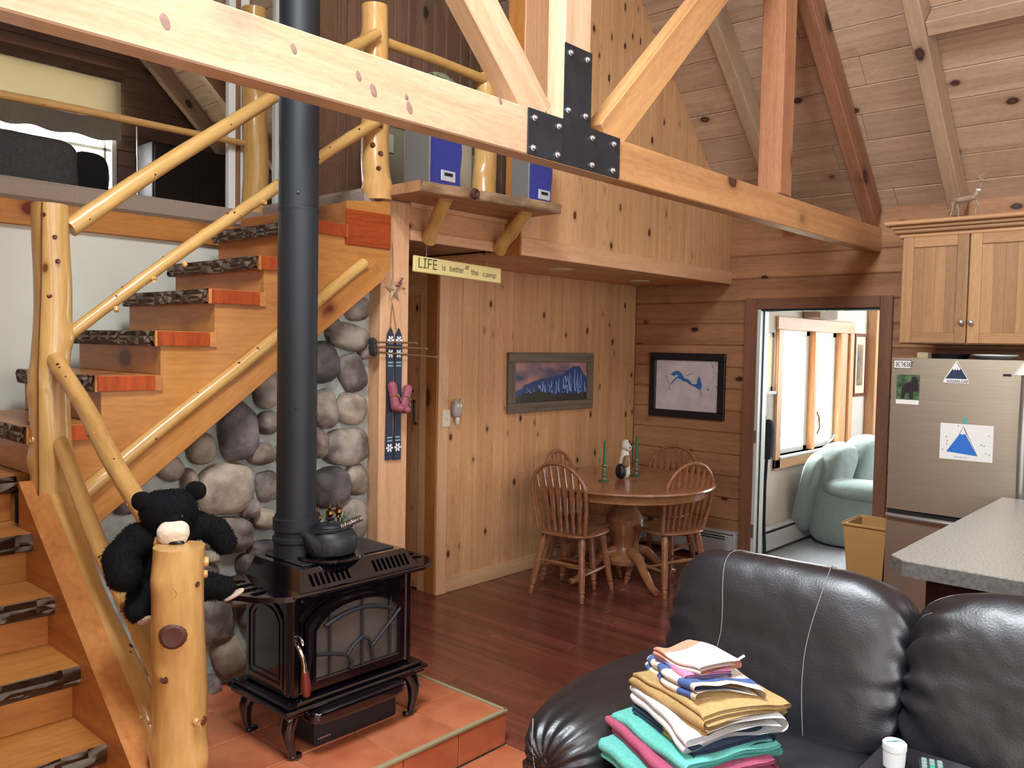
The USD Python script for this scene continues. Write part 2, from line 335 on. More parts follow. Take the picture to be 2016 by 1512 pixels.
noisy('countertop', '8a8680', 'b6b2aa', 55.0, 0.35, detail=5.0, stretch=(1, 2.2, 1))
noisy('counter_edge', '57514b', '75706a', 55.0, 0.45, detail=5.0)
plain('tan_bin', 'b98d55', 0.5)
noisy('sage_fabric', '6f7f7c', '7f908c', 60.0, 0.9, 0.2, bdist=0.004, sheen_weight=0.3)
plain('paper_white', 'e6e4dd', 0.7); plain('paper_print', 'c9c4bb', 0.6)
plain('ink', '1c1c22', 0.7); plain('ink_navy', '20304c', 0.6); plain('ink_blue', '2a6cc4', 0.7); plain('ink_red', 'a2303a', 0.7)
noisy('moose_photo', '23382a', '5d7a54', 26.0, 0.3, detail=3.0)
plain('moose_brown', '2a2222', 0.4)
noisy('bear_fur', '030305', '07070b', 40.0, 0.9, specular_ior_level=0.2)
noisy('muzzle_plush', 'cbb79f', 'ddcab4', 70.0, 0.9, 0.3, sheen_weight=0.4)
plain('paw_pad', 'b39c8d', 0.9)
plain('bear_nose', '08080a', 0.35)
plain('candle_green', '1f6b3e', 0.5, subsurface_weight=0.1)
plain('patina', '5f7259', 0.5, 0.4)
plain('figurine_white', 'd9d2c4', 0.45); plain('figurine_black', '17161a', 0.4); plain('figurine_brown', '8a6844', 0.5)
plain('ski_navy', '232c3e', 0.55); plain('ski_white', 'd6d8da', 0.7); plain('ski_stripe', '7f97a8', 0.7)
plain('boot_pink', '8f4a55', 0.6); plain('string_tan', '8a6d48', 0.8); plain('pole_wood', '6c4e30', 0.7); plain('basket_dark', '2c2622', 0.8)
noisy('rust_star', '8d7355', 'b29570', 20.0, 0.6)
plain('berry', '7a4a44', 0.6)
plain('sign_yellow', 'd2bf7e', 0.6); plain('sign_edge', 'b8a25e', 0.6); plain('sign_ink', '4a4626', 0.7)
plain('galvanized', 'a9a59c', 0.35, 0.8)
plain('switch_ivory', 'd8cdb2', 0.45); plain('owl_ceramic', 'a89c92', 0.4)
plain('downlight_lens', 'e2dacb', 0.25); plain('downlight_ring', 'cdbfae', 0.4)
plain('speaker_grey', '6d6a66', 0.6)
noisy('speaker_blue', '2b2f78', '343a8e', 90.0, 0.9, 0.2, bdist=0.002)
plain('speaker_badge', 'c9ced6', 0.3, 0.3)
noisy('camouflage', '2c2e22', '8d8a6c', 16.0, 0.9, 0.6, detail=3.0, bdist=0.02, lo=0.42, hi=0.58)
plain('beige_panel', '9a9078', 0.7)
mat('blind_cream', {'d': ('diffuse_bsdf', {'color': hx('ebe2c4')}), 't': ('translucent_bsdf', {'color': hx('f3ead8')}), 'm': ('mix_closure', {'fac': 0.16})}, [('d.BSDF', 'm.closure1'), ('t.BSDF', 'm.closure2')], 'm.closure')
plain('valance_grey', 'a29c8e', 0.9)
noisy('blanket_grey', '5d5f60', '707374', 40.0, 0.95, 0.2)
plain('dark_furniture', '1a1213', 0.6); plain('dark_cloth', '232830', 0.9)
mat('window_glass', {'t': ('transparent_bsdf', {}), 'g': ('glossy_bsdf', {'roughness': 0.02, 'color': (1, 1, 1)}), 'm': ('mix_closure', {'fac': 0.06})}, [('t.BSDF', 'm.closure1'), ('g.BSDF', 'm.closure2')], 'm.closure')
mat('leaf', {'oi': ('object_info', {}), 'g': ('geometry', {}), 'ra': ('rgb_ramp', {'ramp': [(0, hx('5f9155')), (1, hx('a5c690'))]}), 'd': ('diffuse_bsdf', {}), 't': ('translucent_bsdf', {}), 'm': ('mix_closure', {'fac': 0.45})},
    [('g.random_per_island', 'ra.fac'), ('ra.color', 'd.color'), ('ra.color', 't.color'), ('d.BSDF', 'm.closure1'), ('t.BSDF', 'm.closure2')], 'm.closure')
plain('tree_bark', '5a4c40', 0.9); noisy('lawn', '888a7c', '989a8a', 3.0, 0.95)
plain('shade_white', 'e8e8e4', 0.35)
plain('dish_white', 'd8d6d0', 0.25); plain('green_box', '7fae3c', 0.5); plain('tan_box', 'b19a78', 0.6)
noisy('twig', '7a6450', 'b09a80', 30.0, 0.8, 0.4)
plain('snow_base', 'd4d2cc', 0.9)
plain('frame_black', '121216', 0.4); plain('frame_red_brown', '6a3420', 0.4); plain('mat_cream', 'd6c8a8', 0.8)
noisy('map_paper', 'b5a8a8', 'cbc0bd', 9.0, 0.5); plain('lake_blue', '33659c', 0.5); plain('map_line', '6f6c80', 0.6)
noisy('picture_sky', '31416a', 'c98e7c', 2.6, 0.35, detail=3.0, stretch=(1, 2.2, 1), lo=0.36, hi=0.66)
plain('picture_ridge', '2f4478', 0.35); plain('picture_snow', '7f9fd4', 0.35); plain('picture_wood', '3a352a', 0.4)
noisy('fox_print', '4a4a55', 'b08a60', 6.0, 0.5)
noisy('towel_peach', 'dc9c7e', 'e5ac90', 120.0, 0.95, 0.3, bdist=0.003); noisy('towel_cream', 'dcd2c2', 'e9e1d4', 120.0, 0.95, 0.3, bdist=0.003)
noisy('towel_tan', 'b4935e', 'c4a570', 90.0, 0.95, 0.3, bdist=0.003); noisy('towel_white', 'dfe2e4', 'eceeef', 120.0, 0.95, 0.3, bdist=0.003)
noisy('towel_teal', '63bcb0', '78cfc2', 120.0, 0.95, 0.3, bdist=0.003); noisy('towel_rose', 'b0506f', 'be5f7c', 120.0, 0.95, 0.3, bdist=0.003)
noisy('towel_lilac', '9f90c2', 'b0a2d0', 120.0, 0.95, 0.3, bdist=0.003); noisy('towel_pink', 'd985a8', 'e093b4', 120.0, 0.95, 0.3, bdist=0.003)
noisy('towel_blue', '4a64a0', '5a74b0', 120.0, 0.95, 0.3, bdist=0.003); noisy('towel_navy', '2c3e58', '36495f', 120.0, 0.95, 0.3, bdist=0.003)
plain('plastic_white', 'e4e8e8', 0.3); plain('plastic_teal', '5aa8a0', 0.3); plain('remote_body', '3c4a4c', 0.35); plain('key_grey', '8fa5a2', 0.35); plain('key_green', '2fae84', 0.35)
plain('plaid_box', '8f7d70', 0.8)
# ---------------------------------------------------------------- room shell
XL, XR, YB, YF, XRIDGE = -0.87, 6.27, 4.18, -2.8, 2.70
SOF, HZ, LOFT = 2.26, 0.153, 2.45
def roof_z(x): return 2.75 + 0.955 * (XR - abs(x - XRIDGE) - XRIDGE) if x < XRIDGE else 2.75 + 0.955 * (XR - x)

# floor: cherry strips laid along y, terracotta tiles before the hearth
fl = struct('floor')
bx('subfloor', (XL - .1, YF - .1, -0.12), (XR + .1, 9.5, -0.020), 'grout', fl, b=0)
w = 0.0835
for i in range(44):
    x0 = 2.662 + i * w; y = -0.9 - rng.uniform(0, 1.2); yend = 4.6 if x0 < 3.86 else YB
    while y < yend:
        L = rng.uniform(0.9, 2.1); a, b = max(y, 0.6 if x0 > 3.6 else -0.9), min(y + L, yend)
        if b - a > 0.08: bx('plank', (x0 + .0006, a + .0006, -0.02), (x0 + w - .0006, b - .0006, 0), 'cherry_floor', fl, 'y', 0.0012)
        y += L
bx('plank', (2.662, 4.601, -.02), (3.9, 5.3, 0), 'cherry_floor', fl, 'y', 0.001)
for i in range(8):
    for j in range(9):
        x1 = 2.656 - i * 0.292; y1 = 2.376 - j * 0.292
        bx('tile', (x1 - .286, y1 - .286, -0.02), (x1, y1, 0.0), 'terracotta', fl, 'x', 0.004)
bx('grout_bed', (XL, YF, -0.02), (2.66, 3.5, -0.004), 'grout', fl, b=0)

# raised hearth
he = thing('hearth', 'raised terracotta tile hearth with olive metal edge under the wood stove', 'hearth', (1.9, 2.9, 0))
bx('hearth_core', (1.06, 2.386, 0.0), (2.642, 3.52, HZ - 0.006), 'grout', he, b=0)
xs = [2.640, 2.366, 2.072, 1.778, 1.484, 1.19]; ys = [2.392, 2.668, 2.962, 3.256, 3.5]
for i in range(5):
    for j in range(4):
        bx('tile', (xs[i + 1] + .003, ys[j] + .003, HZ - .02), (xs[i] - .003, ys[j + 1] - .003, HZ), 'terracotta', he, 'x', 0.004)
for i in range(5):
    bx('tile', (xs[i + 1] + .003, 2.376, 0.006), (xs[i] - (.003 if i else -.008), 2.39, HZ - .014), 'terracotta', he, 'x', 0.003)
bx('edge_trim', (1.19, 2.372, HZ - .012), (2.652, 2.392, HZ + .003), 'edge_strip', he, b=0.003)
bx('edge_trim', (2.640, 2.372, HZ - .012), (2.656, 3.5, HZ + .003), 'edge_strip', he, 'y', b=0.003)
bx('hearth_side', (2.638, 2.39, 0.0), (2.648, 3.5, HZ - .012), 'terracotta', he, 'y', b=0.002)

# back wall of the dining corner: vertical pine planks
wb = struct('wall_back')
bx('backing', (3.92, YB + .012, 0), (XR + .1, YB + .06, SOF), 'pine_wall', wb, 'z', 0)
x = 3.985
while x < XR - 0.01:
    ww = min(rng.choice([0.088, 0.115, 0.14, 0.14, 0.165]), XR - x)
    bx('plank', (x + .0012, YB - .004, 0.10), (x + ww - .0012, YB + .014, SOF), 'pine_wall', wb, 'z', 0.0015)
    x += ww
tb = struct('baseboard_back'); bx('board', (3.985, YB - .016, 0), (XR, YB - .004, 0.105), 'pine_trim', tb, 'x', 0.003)
t1 = struct('trim_1'); bx('corner_board', (3.895, YB - .022, 0), (3.985, YB - .002, SOF), 'pine_trim', t1, 'z', 0.004)
# hallway door round the corner of that wall
d2 = struct('door_2')
bx('casing', (3.893, YB - .002, 0), (3.915, 4.285, SOF), 'amber_pine', d2, 'z', 0.003)
bx('casing', (3.898, 4.285, 0), (3.92, 4.36, SOF), 'pine_trim', d2, 'z', 0.003)
bx('door_leaf', (3.905, 4.36, 0.01), (3.945, 5.25, 2.05), 'pine_wall', d2, 'z', 0.004)
bx('header', (3.9, 4.36, 2.05), (3.93, 5.3, SOF), 'pine_trim', d2, 'y', 0.003)
turn('door_knob', [(.006, 0), (.012, .004), (.012, .03), (.028, .04), (.031, .055), (.026, .068), (.004, .073)], (3.905, 4.43, 1.39), 'brass', d2, 18, (-1, 0, 0))
hk = path = wire('latch_hook', [(3.893, 4.40, 1.32), (3.875, 4.39, 1.325), (3.865, 4.375, 1.30), (3.865, 4.375, 1.18), (3.885, 4.375, 1.165), (3.90, 4.40, 1.165)], 0.008, 'matte_black', d2)
wh = struct('wall_hall'); bx('panel', (2.68, 5.3, 0), (3.95, 5.34, SOF + .05), 'pine_wall', wh, 'z', 0); bx('panel', (2.66, 3.58, 0), (2.70, 5.3, SOF + .05), 'pine_wall', wh, 'z', 0)
bx('panel', (3.95, 4.24, 0), (3.99, 5.34, SOF + .05), 'pine_wall', wh, 'z', 0)

# right wall: horizontal log boards, open doorway at y 2.087..3.02
wr = struct('wall_right'); DY0, DY1, DZ = 2.087, 3.02, 2.04
for lo, hi in (((XR + .02, DY1, 0), (XR + .12, 4.3, 3.0)), ((XR + .02, YF, 0), (XR + .12, DY0, 3.0)), ((XR + .02, DY0, DZ), (XR + .12, DY1, 3.0))): bx('backing', lo, hi, 'pine_log_wall', wr, 'y', 0)
zs = [0] + [0.148 + 0.178 * k for k in range(15)]; zs[-1] = 2.76
for a, b in zip(zs[:-1], zs[1:]):
    segs = [(YF, YB)] if a > DZ - 0.02 else [(YF, DY0), (DY1, YB)]
    for s0, s1 in segs:
        if a < DZ < b and len(segs) == 2: b2 = b
        for y0, y1 in ([(s0, 0.4), (0.4, s1)] if s0 < 0 else [(s0, s1)]):
            c = ((XR + .012), (y0 + y1) / 2, (a + b) / 2)
            board('log_board', c, (0, 1, 0), (0, 0, 1), y1 - y0 - .001, b - a - .001, 0.026, 'pine_log_wall', wr, 0.010)
# door casing and the white jamb of the sunroom door
d1 = struct('door_1')
bx('casing', (XR - .028, DY1, 0), (XR, 3.125, 2.125), 'door_casing', d1, 'z', 0.004)
bx('casing', (XR - .028, 2.0, 0), (XR, DY0, 2.125), 'door_casing', d1, 'z', 0.004)
bx('casing_head', (XR - .03, DY0, DZ), (XR, DY1, 2.125), 'door_casing', d1, 'y', 0.004)
bx('jamb', (XR - .02, DY1 - .026, 0), (XR + .13, DY1 + .002, DZ), 'jamb_white', d1, 'z', 0.002)
bx('weather_seal', (XR + .03, DY1 - .034, 0), (XR + .044, DY1 - .02, DZ), 'seal_green', d1, 'z', 0.001)
bx('jamb_head', (XR - .01, DY0, DZ - .014), (XR + .13, DY1, DZ + .004), 'seal_green', d1, 'y', 0.001)
bx('jamb', (XR - .02, DY0 - .004, 0), (XR + .13, DY0 + .004, DZ), 'door_casing', d1, 'z', 0.002)
bx('strike_plate', (XR - .023, DY1 - .02, 0.98), (XR - .019, DY1 + .0, 1.08), 'galvanized', d1, 'z', 0.001)
bx('hinge', (XR - .023, DY1 - .02, 0.22), (XR - .019, DY1 + .0, 0.33), 'galvanized', d1, 'z', 0.001)

# roof: sloping boards on both slopes, laid along y
ce = struct('ceiling')
SL = math.atan(0.955); s_ = np.array([math.cos(SL), 0, -math.sin(SL)]); bw = 0.205; n = int(5.1 / bw) + 1
for k in range(n):
    d = 0.02 + k * bw; c0 = np.array([XR + .05, 0, roof_z(XR + .05)]) - s_ * (d + bw / 2)
    if c0[0] < XRIDGE - 0.05: break
    for y0, y1 in ((-2.8, -0.4), (-0.4, 2.0 + 0.4 * ((k * 7) % 5) / 5), (2.0 + 0.4 * ((k * 7) % 5) / 5, 5.2), (5.2, 9.4)):
        c = c0 + np.array([0, (y0 + y1) / 2, 0]) + np.array([math.sin(SL), 0, math.cos(SL)]) * (0.008 + 0.004 * ((k * 3) % 4) / 3)
        board('roof_board', c, (0, 1, 0), s_, y1 - y0 - .001, bw - .002, 0.022, 'pine_roof', ce, 0.005)
bar('roof_deck', (XRIDGE + 1.90, YF - .1, 4.43 + .13), (XRIDGE + 1.90, 9.5, 4.43 + .13), 5.6, 0.05, 'pine_roof', ce, up=(math.sin(SL), 0, math.cos(SL)), b=0)
bar('roof_deck', (XRIDGE - 1.90, YF - .1, 4.43 + .04), (XRIDGE - 1.90, 9.5, 4.43 + .04), 5.6, 0.05, 'pine_roof', ce, up=(-math.sin(SL), 0, math.cos(SL)), b=0)
# walls out of the picture that close the room: left eave wall, gable behind the camera with its glazed opening
bx('outer_panel', (XR + .02, 4.3, 0), (XR + .12, 9.4, 3.0), 'pine_log_wall', wr, 'y', 0)
wl = struct('wall_left'); bx('panel', (XL - .1, YF, 0), (XL, 9.4, 2.9), 'pine_wall', wl, 'y', 0)
wf = struct('wall_front'); bx('panel', (XL - .1, YF - .1, 0), (XR + .1, YF, 6.3), 'pine_wall', wf, 'x', 0)

# ---------------------------------------------------------------- loft: soffit, fascia, landing, partition
so = struct('ceiling_soffit')
for k in range(6): bx('plank', (3.70, 3.29 + k * .15, SOF), (XR, 3.29 + (k + 1) * .15 - .001, SOF + .018), 'pine_wall', so, 'x', 0.003)
for k in range(12): bx('plank', (2.70, 3.43 + k * .157, SOF + .025), (3.70 if k < 5 else 3.95, 3.43 + (k + 1) * .157 - .001, SOF + .045), 'pine_log_wall', so, 'x', 0.003)
fa = struct('wall_fascia')
bx('backing', (3.72, 3.30, SOF), (XR, 3.40, 2.75), 'pine_fascia', fa, 'z', 0)
x = 3.78; k = 0
while x < XR - .02:
    ww = min([0.14, 0.095, 0.115, 0.14, 0.165, 0.115][k % 6], XR - x); k += 1
    z1 = min(roof_z(x + ww), 5.4)
    bx('plank', (x + .001, 3.274, SOF + .09), (x + ww - .001, 3.296, roof_z(x + ww / 2) + .05), 'pine_fascia', fa, 'z', 0.0015)
    bx('rear_plank', (x + .001, 3.37, LOFT), (x + ww - .001, 3.392, roof_z(x + ww / 2) + .02), 'dark_plank', fa, 'z', 0.004)
    x += ww
bx('corner_board', (3.70, 3.268, SOF - .012), (3.80, 3.29, 6.0), 'pine_trim', fa, 'z', 0.004)
bx('corner_board', (3.695, 3.272, SOF - .012), (3.715, 3.40, 6.0), 'amber_pine', fa, 'z', 0.003)
bx('bottom_trim', (3.70, 3.262, SOF - .015), (XR, 3.282, SOF + .092), 'pine_trim', fa, 'x', 0.004)
lf = struct('floor_loft')
bx('joists', (2.70, 3.41, SOF + .05), (XR, 9.3, LOFT - .02), 'pine_trim', lf, 'x', 0)
bx('landing_carpet', (2.71, 3.43, LOFT - .06), (3.69, 4.40, 2.49), 'carpet', lf, 'y', 0.02)
bx('landing_nosing', (2.650, 3.372, 2.39), (2.72, 4.36, 2.497), 'carpet', lf, 'y', 0.022)
bx('loft_carpet', (XL, 4.30, 2.345), (2.66, 9.3, LOFT), 'carpet', lf, 'x', 0.02)
bx('loft_carpet', (2.66, 4.40, 2.345), (XR, 9.3, LOFT), 'carpet', lf, 'x', 0.01)
t2 = struct('trim_2'); bx('edge_board', (XL, 4.305, 2.232), (2.69, 4.335, 2.348), 'amber_pine', t2, 'x', 0.004)
t3 = struct('trim_3')   # board and moulding under the shelf
bx('recess_board', (2.955, 3.40, SOF + .02), (3.70, 3.425, 2.49), 'pine_wall', t3, 'x', 0.003)
bx('recess_trim', (2.955, 3.382, 2.262), (3.79, 3.405, 2.318), 'pine_trim', t3, 'x', 0.004)
bx('recess_cap', (2.955, 3.384, 2.435), (3.70, 3.405, 2.462), 'pine_trim', t3, 'x', 0.004)
# white wall beside the upper flight
ws = struct('wall_stair'); bx('panel', (XL, 4.335, 0), (2.68, 4.40, 2.34), 'stair_wall_white', ws, 'x', 0)
# loft rooms: plank wall behind the landing with grey-beige lower panels, white casing, far gable wall
w2 = struct('wall_loft')
x = 2.98; k = 0
while x < 5.4:
    ww = [0.115, 0.14, 0.1][k % 3]; k += 1
    bx('plank', (x + .001, 4.42, LOFT), (x + ww - .001, 4.44, 5.3), 'dark_plank', w2, 'z', 0.004); x += ww
bx('trim', (3.30, 4.405, LOFT), (3.40, 4.425, 5.0), 'dark_plank', w2, 'z', 0.004)
bx('lower_panel', (3.58, 4.40, 2.49), (3.76, 4.425, 3.15), 'beige_panel', w2, 'z', 0.004)
bx('lower_panel', (3.765, 4.395, 2.49), (3.93, 4.425, 3.15), 'beige_panel', w2, 'z', 0.004)
bx('lower_panel', (4.10, 4.395, 2.49), (4.50, 4.425, 3.10), 'beige_panel', w2, 'z', 0.004)
bx('switch_plate', (3.61, 4.39, 2.98), (3.67, 4.40, 3.10), 'switch_ivory', w2, 'z', 0.002)
bx('outlet', (3.80, 4.385, 2.55), (3.83, 4.395, 2.59), 'matte_black', w2, 'z', 0.002)
d3 = struct('door_3')
for a, b, m in ((2.50, 2.545, 'white_paint'), (2.545, 2.575, 'door_casing'), (2.575, 2.63, 'white_paint'), (2.80, 2.835, 'white_paint'), (2.84, 2.98, 'far_log_wall')):
    bx('casing', (a, 4.43, LOFT), (b - .002, 4.47, 4.6), m, d3, 'z', 0.003)
wg = struct('wall_gable'); WX0, WX1, WZ0, WZ1 = 2.2, 3.93, 3.28, 4.44
for j in range(24):
    z0 = LOFT + j * 0.16; z1 = z0 + .159
    for a, b in ([(XL, XR)] if z1 <= WZ0 or z0 >= WZ1 else [(XL, WX0), (WX1, XR)]):
        bx('log_board', (a, 9.28, max(z0, LOFT)), (b, 9.33, z1), 'far_log_wall', wg, 'x', 0.01)
bx('lower_panel', (XL, 9.30, -.1), (XR, 9.34, LOFT), 'far_log_wall', wg, 'x', 0)
wn = struct('window_1')
bx('frame', (WX0, 9.28, WZ0 - .02), (WX1, 9.36, WZ0 + .03), 'white_paint', wn, 'x'); bx('frame', (WX1 - .05, 9.28, WZ0), (WX1, 9.36, WZ1), 'white_paint', wn, 'z')
bx('frame', (WX0, 9.28, WZ0), (WX0 + .05, 9.36, WZ1), 'white_paint', wn, 'z'); bx('frame', (WX0, 9.28, WZ1 - .03), (WX1, 9.36, WZ1 + .02), 'white_paint', wn, 'x')
bx('mullion', (3.80, 9.30, WZ0), (3.83, 9.34, WZ1), 'white_paint', wn, 'z'); bx('meeting_rail', (WX0, 9.30, 3.70), (WX1, 9.34, 3.735), 'white_paint', wn, 'x')
bx('pane', (WX0, 9.315, WZ0), (WX1, 9.319, WZ1), 'window_glass', wn, b=0)
bl = thing('window_blind', 'cream roller blind pulled half down over the loft window', 'blind', (3.06, 9.24, 4.45))
bx('fabric', (2.12, 9.235, 4.00), (3.955, 9.238, 4.46), 'blind_cream', bl, b=0); turn('roller', [(.022, 0), (.022, 1.82)], (2.14, 9.25, 4.45), 'valance_grey', bl, 14, (1, 0, 0)); bx('head_rail', (2.08, 9.222, 4.44), (3.99, 9.234, 4.56), 'far_log_wall', bl, 'x', .003)
va = []
for k in range(40): va.append((2.15 + k * 1.8 / 39, 9.215 + .008 * math.sin(k * .9), 0))
v = np.array([[p[0], p[1], z] for z in (4.02, 3.80 ) for p in va]); v[40:, 2] += 0.015 * np.sin(np.arange(40) * .7)
q = np.array([[i, i + 1, 41 + i, 40 + i] for i in range(39)])
mesh = trimesh.Trimesh(v, np.vstack([q[:, [0, 1, 2]], q[:, [0, 2, 3]]]), process=False)
obj('valance', (np.vstack([v, v + [0, .012, 0]]), np.vstack([mesh.faces, mesh.faces[:, ::-1] + 80])), 'valance_grey', bl, label='grey gathered lower band')
# rafters of the loft on the right-hand slope, seen against the far wall
for yy, nm in ((8.95, 'far'), (8.2, 'next')):
    bar('loft_rafter', (XRIDGE + .3, yy, roof_z(XRIDGE + .3) - .10), (XR, yy, roof_z(XR) - .10), 0.09, 0.17, 'pine_rafter', label=('pale loft rafter nearest the far gable wall above the bed' if nm == 'far' else 'pale loft rafter second from the far gable wall above the bed'), cat='rafter')
# ---------------------------------------------------------------- roof truss of the great room
BY0, BY1 = 2.102, 2.191; bz0, bz1 = 2.435, 2.610
tr = thing('roof_truss', 'big timber roof truss crossing the room with a black steel plate at its king post', 'truss', (XRIDGE, 2.146, bz0))
def beam(name, lo, hi, m='pine_truss', axis='x', **k): return bx(name, lo, hi, m, tr, axis, 0.005, **k)
beam('bottom_chord', (XL, BY0, bz0), (2.99, BY1, bz1)); beam('bottom_chord', (2.99, BY0, bz0), (XR, BY1, bz1 - .004), 'pine_truss_amber')
beam('king_post', (2.612, BY0, bz1), (2.782, BY1, 6.0), axis='z')
for s in (-1, 1):
    x0, x1 = XRIDGE + s * 0.215, XRIDGE + s * 2.15
    p, q = np.array([x0, 2.146, bz1 - .02]), np.array([x1, 2.146, bz1 - .02 + abs(x1 - x0) * 0.985]); 
    bar('strut', p, q, BY1 - BY0, 0.155, 'pine_truss' if s < 0 else 'pine_truss_amber', tr, up=(0, 0, 1), b=0.005)
    bar('queen_post', (XRIDGE + s * 1.955, 2.172, bz1), (XRIDGE + s * 1.955, 2.172, roof_z(XRIDGE + s * 1.955) - .15), 0.14, 0.15, 'pine_truss' if s < 0 else 'pine_truss_red', tr, up=(1, 0, 0), b=0.005)
    a, b = XRIDGE + s * .0, XRIDGE + s * 3.55
    n_ = np.array([s * math.sin(SL), 0, math.cos(SL)])
    P0, P1 = np.array([a, 2.146, roof_z(a + 1e-6)]) - n_ * .10, np.array([b, 2.146, roof_z(b)]) - n_ * .10
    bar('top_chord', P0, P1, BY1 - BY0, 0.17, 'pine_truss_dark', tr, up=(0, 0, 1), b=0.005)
gp = bx('gusset_plate', (2.398, BY0 - .007, bz0 + .002), (2.606, BY0 - .001, bz1 - .002), 'steel_black', tr, 'x', 0.001)
gp2 = obj('gusset_plate', prism([(2.607, bz0 + .002), (2.992, bz0 + .002), (2.992, bz1 - .004), (2.783, bz1 - .002), (2.783, 2.905), (2.611, 2.905), (2.611, bz1), (2.607, bz1)], 0.006), 'steel_black', tr, np.array([[1, 0, 0, 0], [0, 0, -1, BY0 - .001], [0, 1, 0, 0], [0, 0, 0, 1.0]]))
def ray_to_y(px, py, Y):
    r = RT * (px - 1008) / 1658.685 + DN * (py - 756) / 1658.685 + FW
    return CAM + r * ((Y - CAM[1]) / r[1])
for px, py, P in ((1052, 232, gp), (1100, 249, gp), (1049, 291, gp), (1097, 305, gp), (1166, 272, gp2), (1208, 284, gp2), (1165, 325, gp2), (1206, 336, gp2), (1118, 217, gp2), (1152, 229, gp2), (1123, 104, gp2), (1156, 118, gp2)):
    turn('bolt', [(.012, 0), (.012, .002), (.0085, .003), (.0085, .009), (.006, .012), (.001, .013)], ray_to_y(px, py, BY0 - .007) + [0, 0, 0], 'bolt_steel', P, 10, (0, -1, 0))
for px, py, r in ((325, 42, .016), (578, 95, .012), (706, 150, .013), (735, 178, .016), (806, 212, .016), (800, 190, .009), (985, 198, .011)):   # big knots of the near chord
    p_ = ray_to_y(px, py, BY0); obj('knot', puff(r * 1.5, r * 2.6, .003, 2.2, 3, .002, 60, px), 'knot_purple', tr, frame(p_, (.8, 0, .35), (-.35, 0, .8)), smooth=True)
# rafters on the right-hand slope
def rafter(y, label, x0=XRIDGE + .1, m='pine_rafter', wd=0.089, tail=0.30):
    n_ = np.array([math.sin(SL), 0, math.cos(SL)]); a = np.array([x0, y, roof_z(x0)]) - n_ * .095; b = np.array([XR - .01, y, roof_z(XR - .01)]) - n_ * .095
    bar('rafter', a, b, wd, 0.17, m, label=label, cat='rafter', b=0.005)
rafter(2.755, 'pale rafter on the roof slope between the dark truss chord and the plank gable wall')
rafter(1.585, 'pale rafter on the roof slope nearest the kitchen cabinet')
c_ = np.array([5.30, 0.9, roof_z(5.30)]) - np.array([math.sin(SL), 0, math.cos(SL)]) * .085
board('roof_header', c_, (0, 1, 0), s_, 1.28, 0.09, 0.15, 'pine_rafter', label='short level header beam joining the rafter above the cabinet', cat='beam', b=0.005)

# ---------------------------------------------------------------- timber post at the end of the stone wall, shelf with log brackets
po = bx('timber_post', (2.765, 3.395, 0), (2.955, 3.575, 2.455), 'pine_trim', axis='z', b=0.006, label='square pine post carrying the painted skis at the end of the stone wall', cat='post')
sh = thing('shelf', 'live-edge slab shelf on log brackets below the loft railing', 'shelf', (3.23, 3.1, 2.47))
g = np.random.default_rng(5); xs_ = np.linspace(2.755, 3.705, 40)
e_ = 3.10 - 0.115 * (xs_ - 2.755) / .95 + 0.02 * (meshkit.noise(np.stack([xs_ * 9, 0 * xs_, 0 * xs_], 1)) - .5)
e_[13:17] += 0.022
poly_t = [(2.755, 3.398)] + list(zip(xs_, e_)) + [(3.705, 3.272), (3.695, 3.272), (3.695, 3.398)]
M0 = np.eye(4); M0[2, 3] = 2.460
obj('plank', prism(poly_t, 0.052), 'slab_shelf', sh, M0)
# bark-brown waney edge along the front
ev = [];
for k_, (xx, yy) in enumerate(zip(xs_, e_)):
    for t in range(7):
        a = math.pi * t / 6; r = 0.006 + 0.012 * meshkit.noise(np.array([xx * 14, t * .8, 1.0]))
        ev.append((xx, yy - r * math.sin(a), 2.486 - .027 * math.cos(a)))
f_ = [(k_ * 7 + t, k_ * 7 + t + 1, (k_ + 1) * 7 + t + 1, (k_ + 1) * 7 + t) for k_ in range(39) for t in range(6)]
obj('waney_edge', (np.array(ev), np.array(f_)), 'bark_edge', sh, smooth=True, label='weathered bark edge')
turn('broken_knot', [(.03, 0), (.026, .012), (.018, .016), (.006, .008), (.001, .005)], (3.085, 3.05, 2.487), 'knot_brown', sh, 12, (0, -1, 0), label='dark hollow branch knot')
for a, b in (((3.07, 3.375, 2.275), (2.985, 3.16, 2.462)), ((3.62, 3.375, 2.275), (3.545, 3.10, 2.462))): log('bracket', a, b, 0.040, 0.036, 'peeled_log', sh, wob=0.04, knots=2, seed=int(a[0] * 10), seg=20)

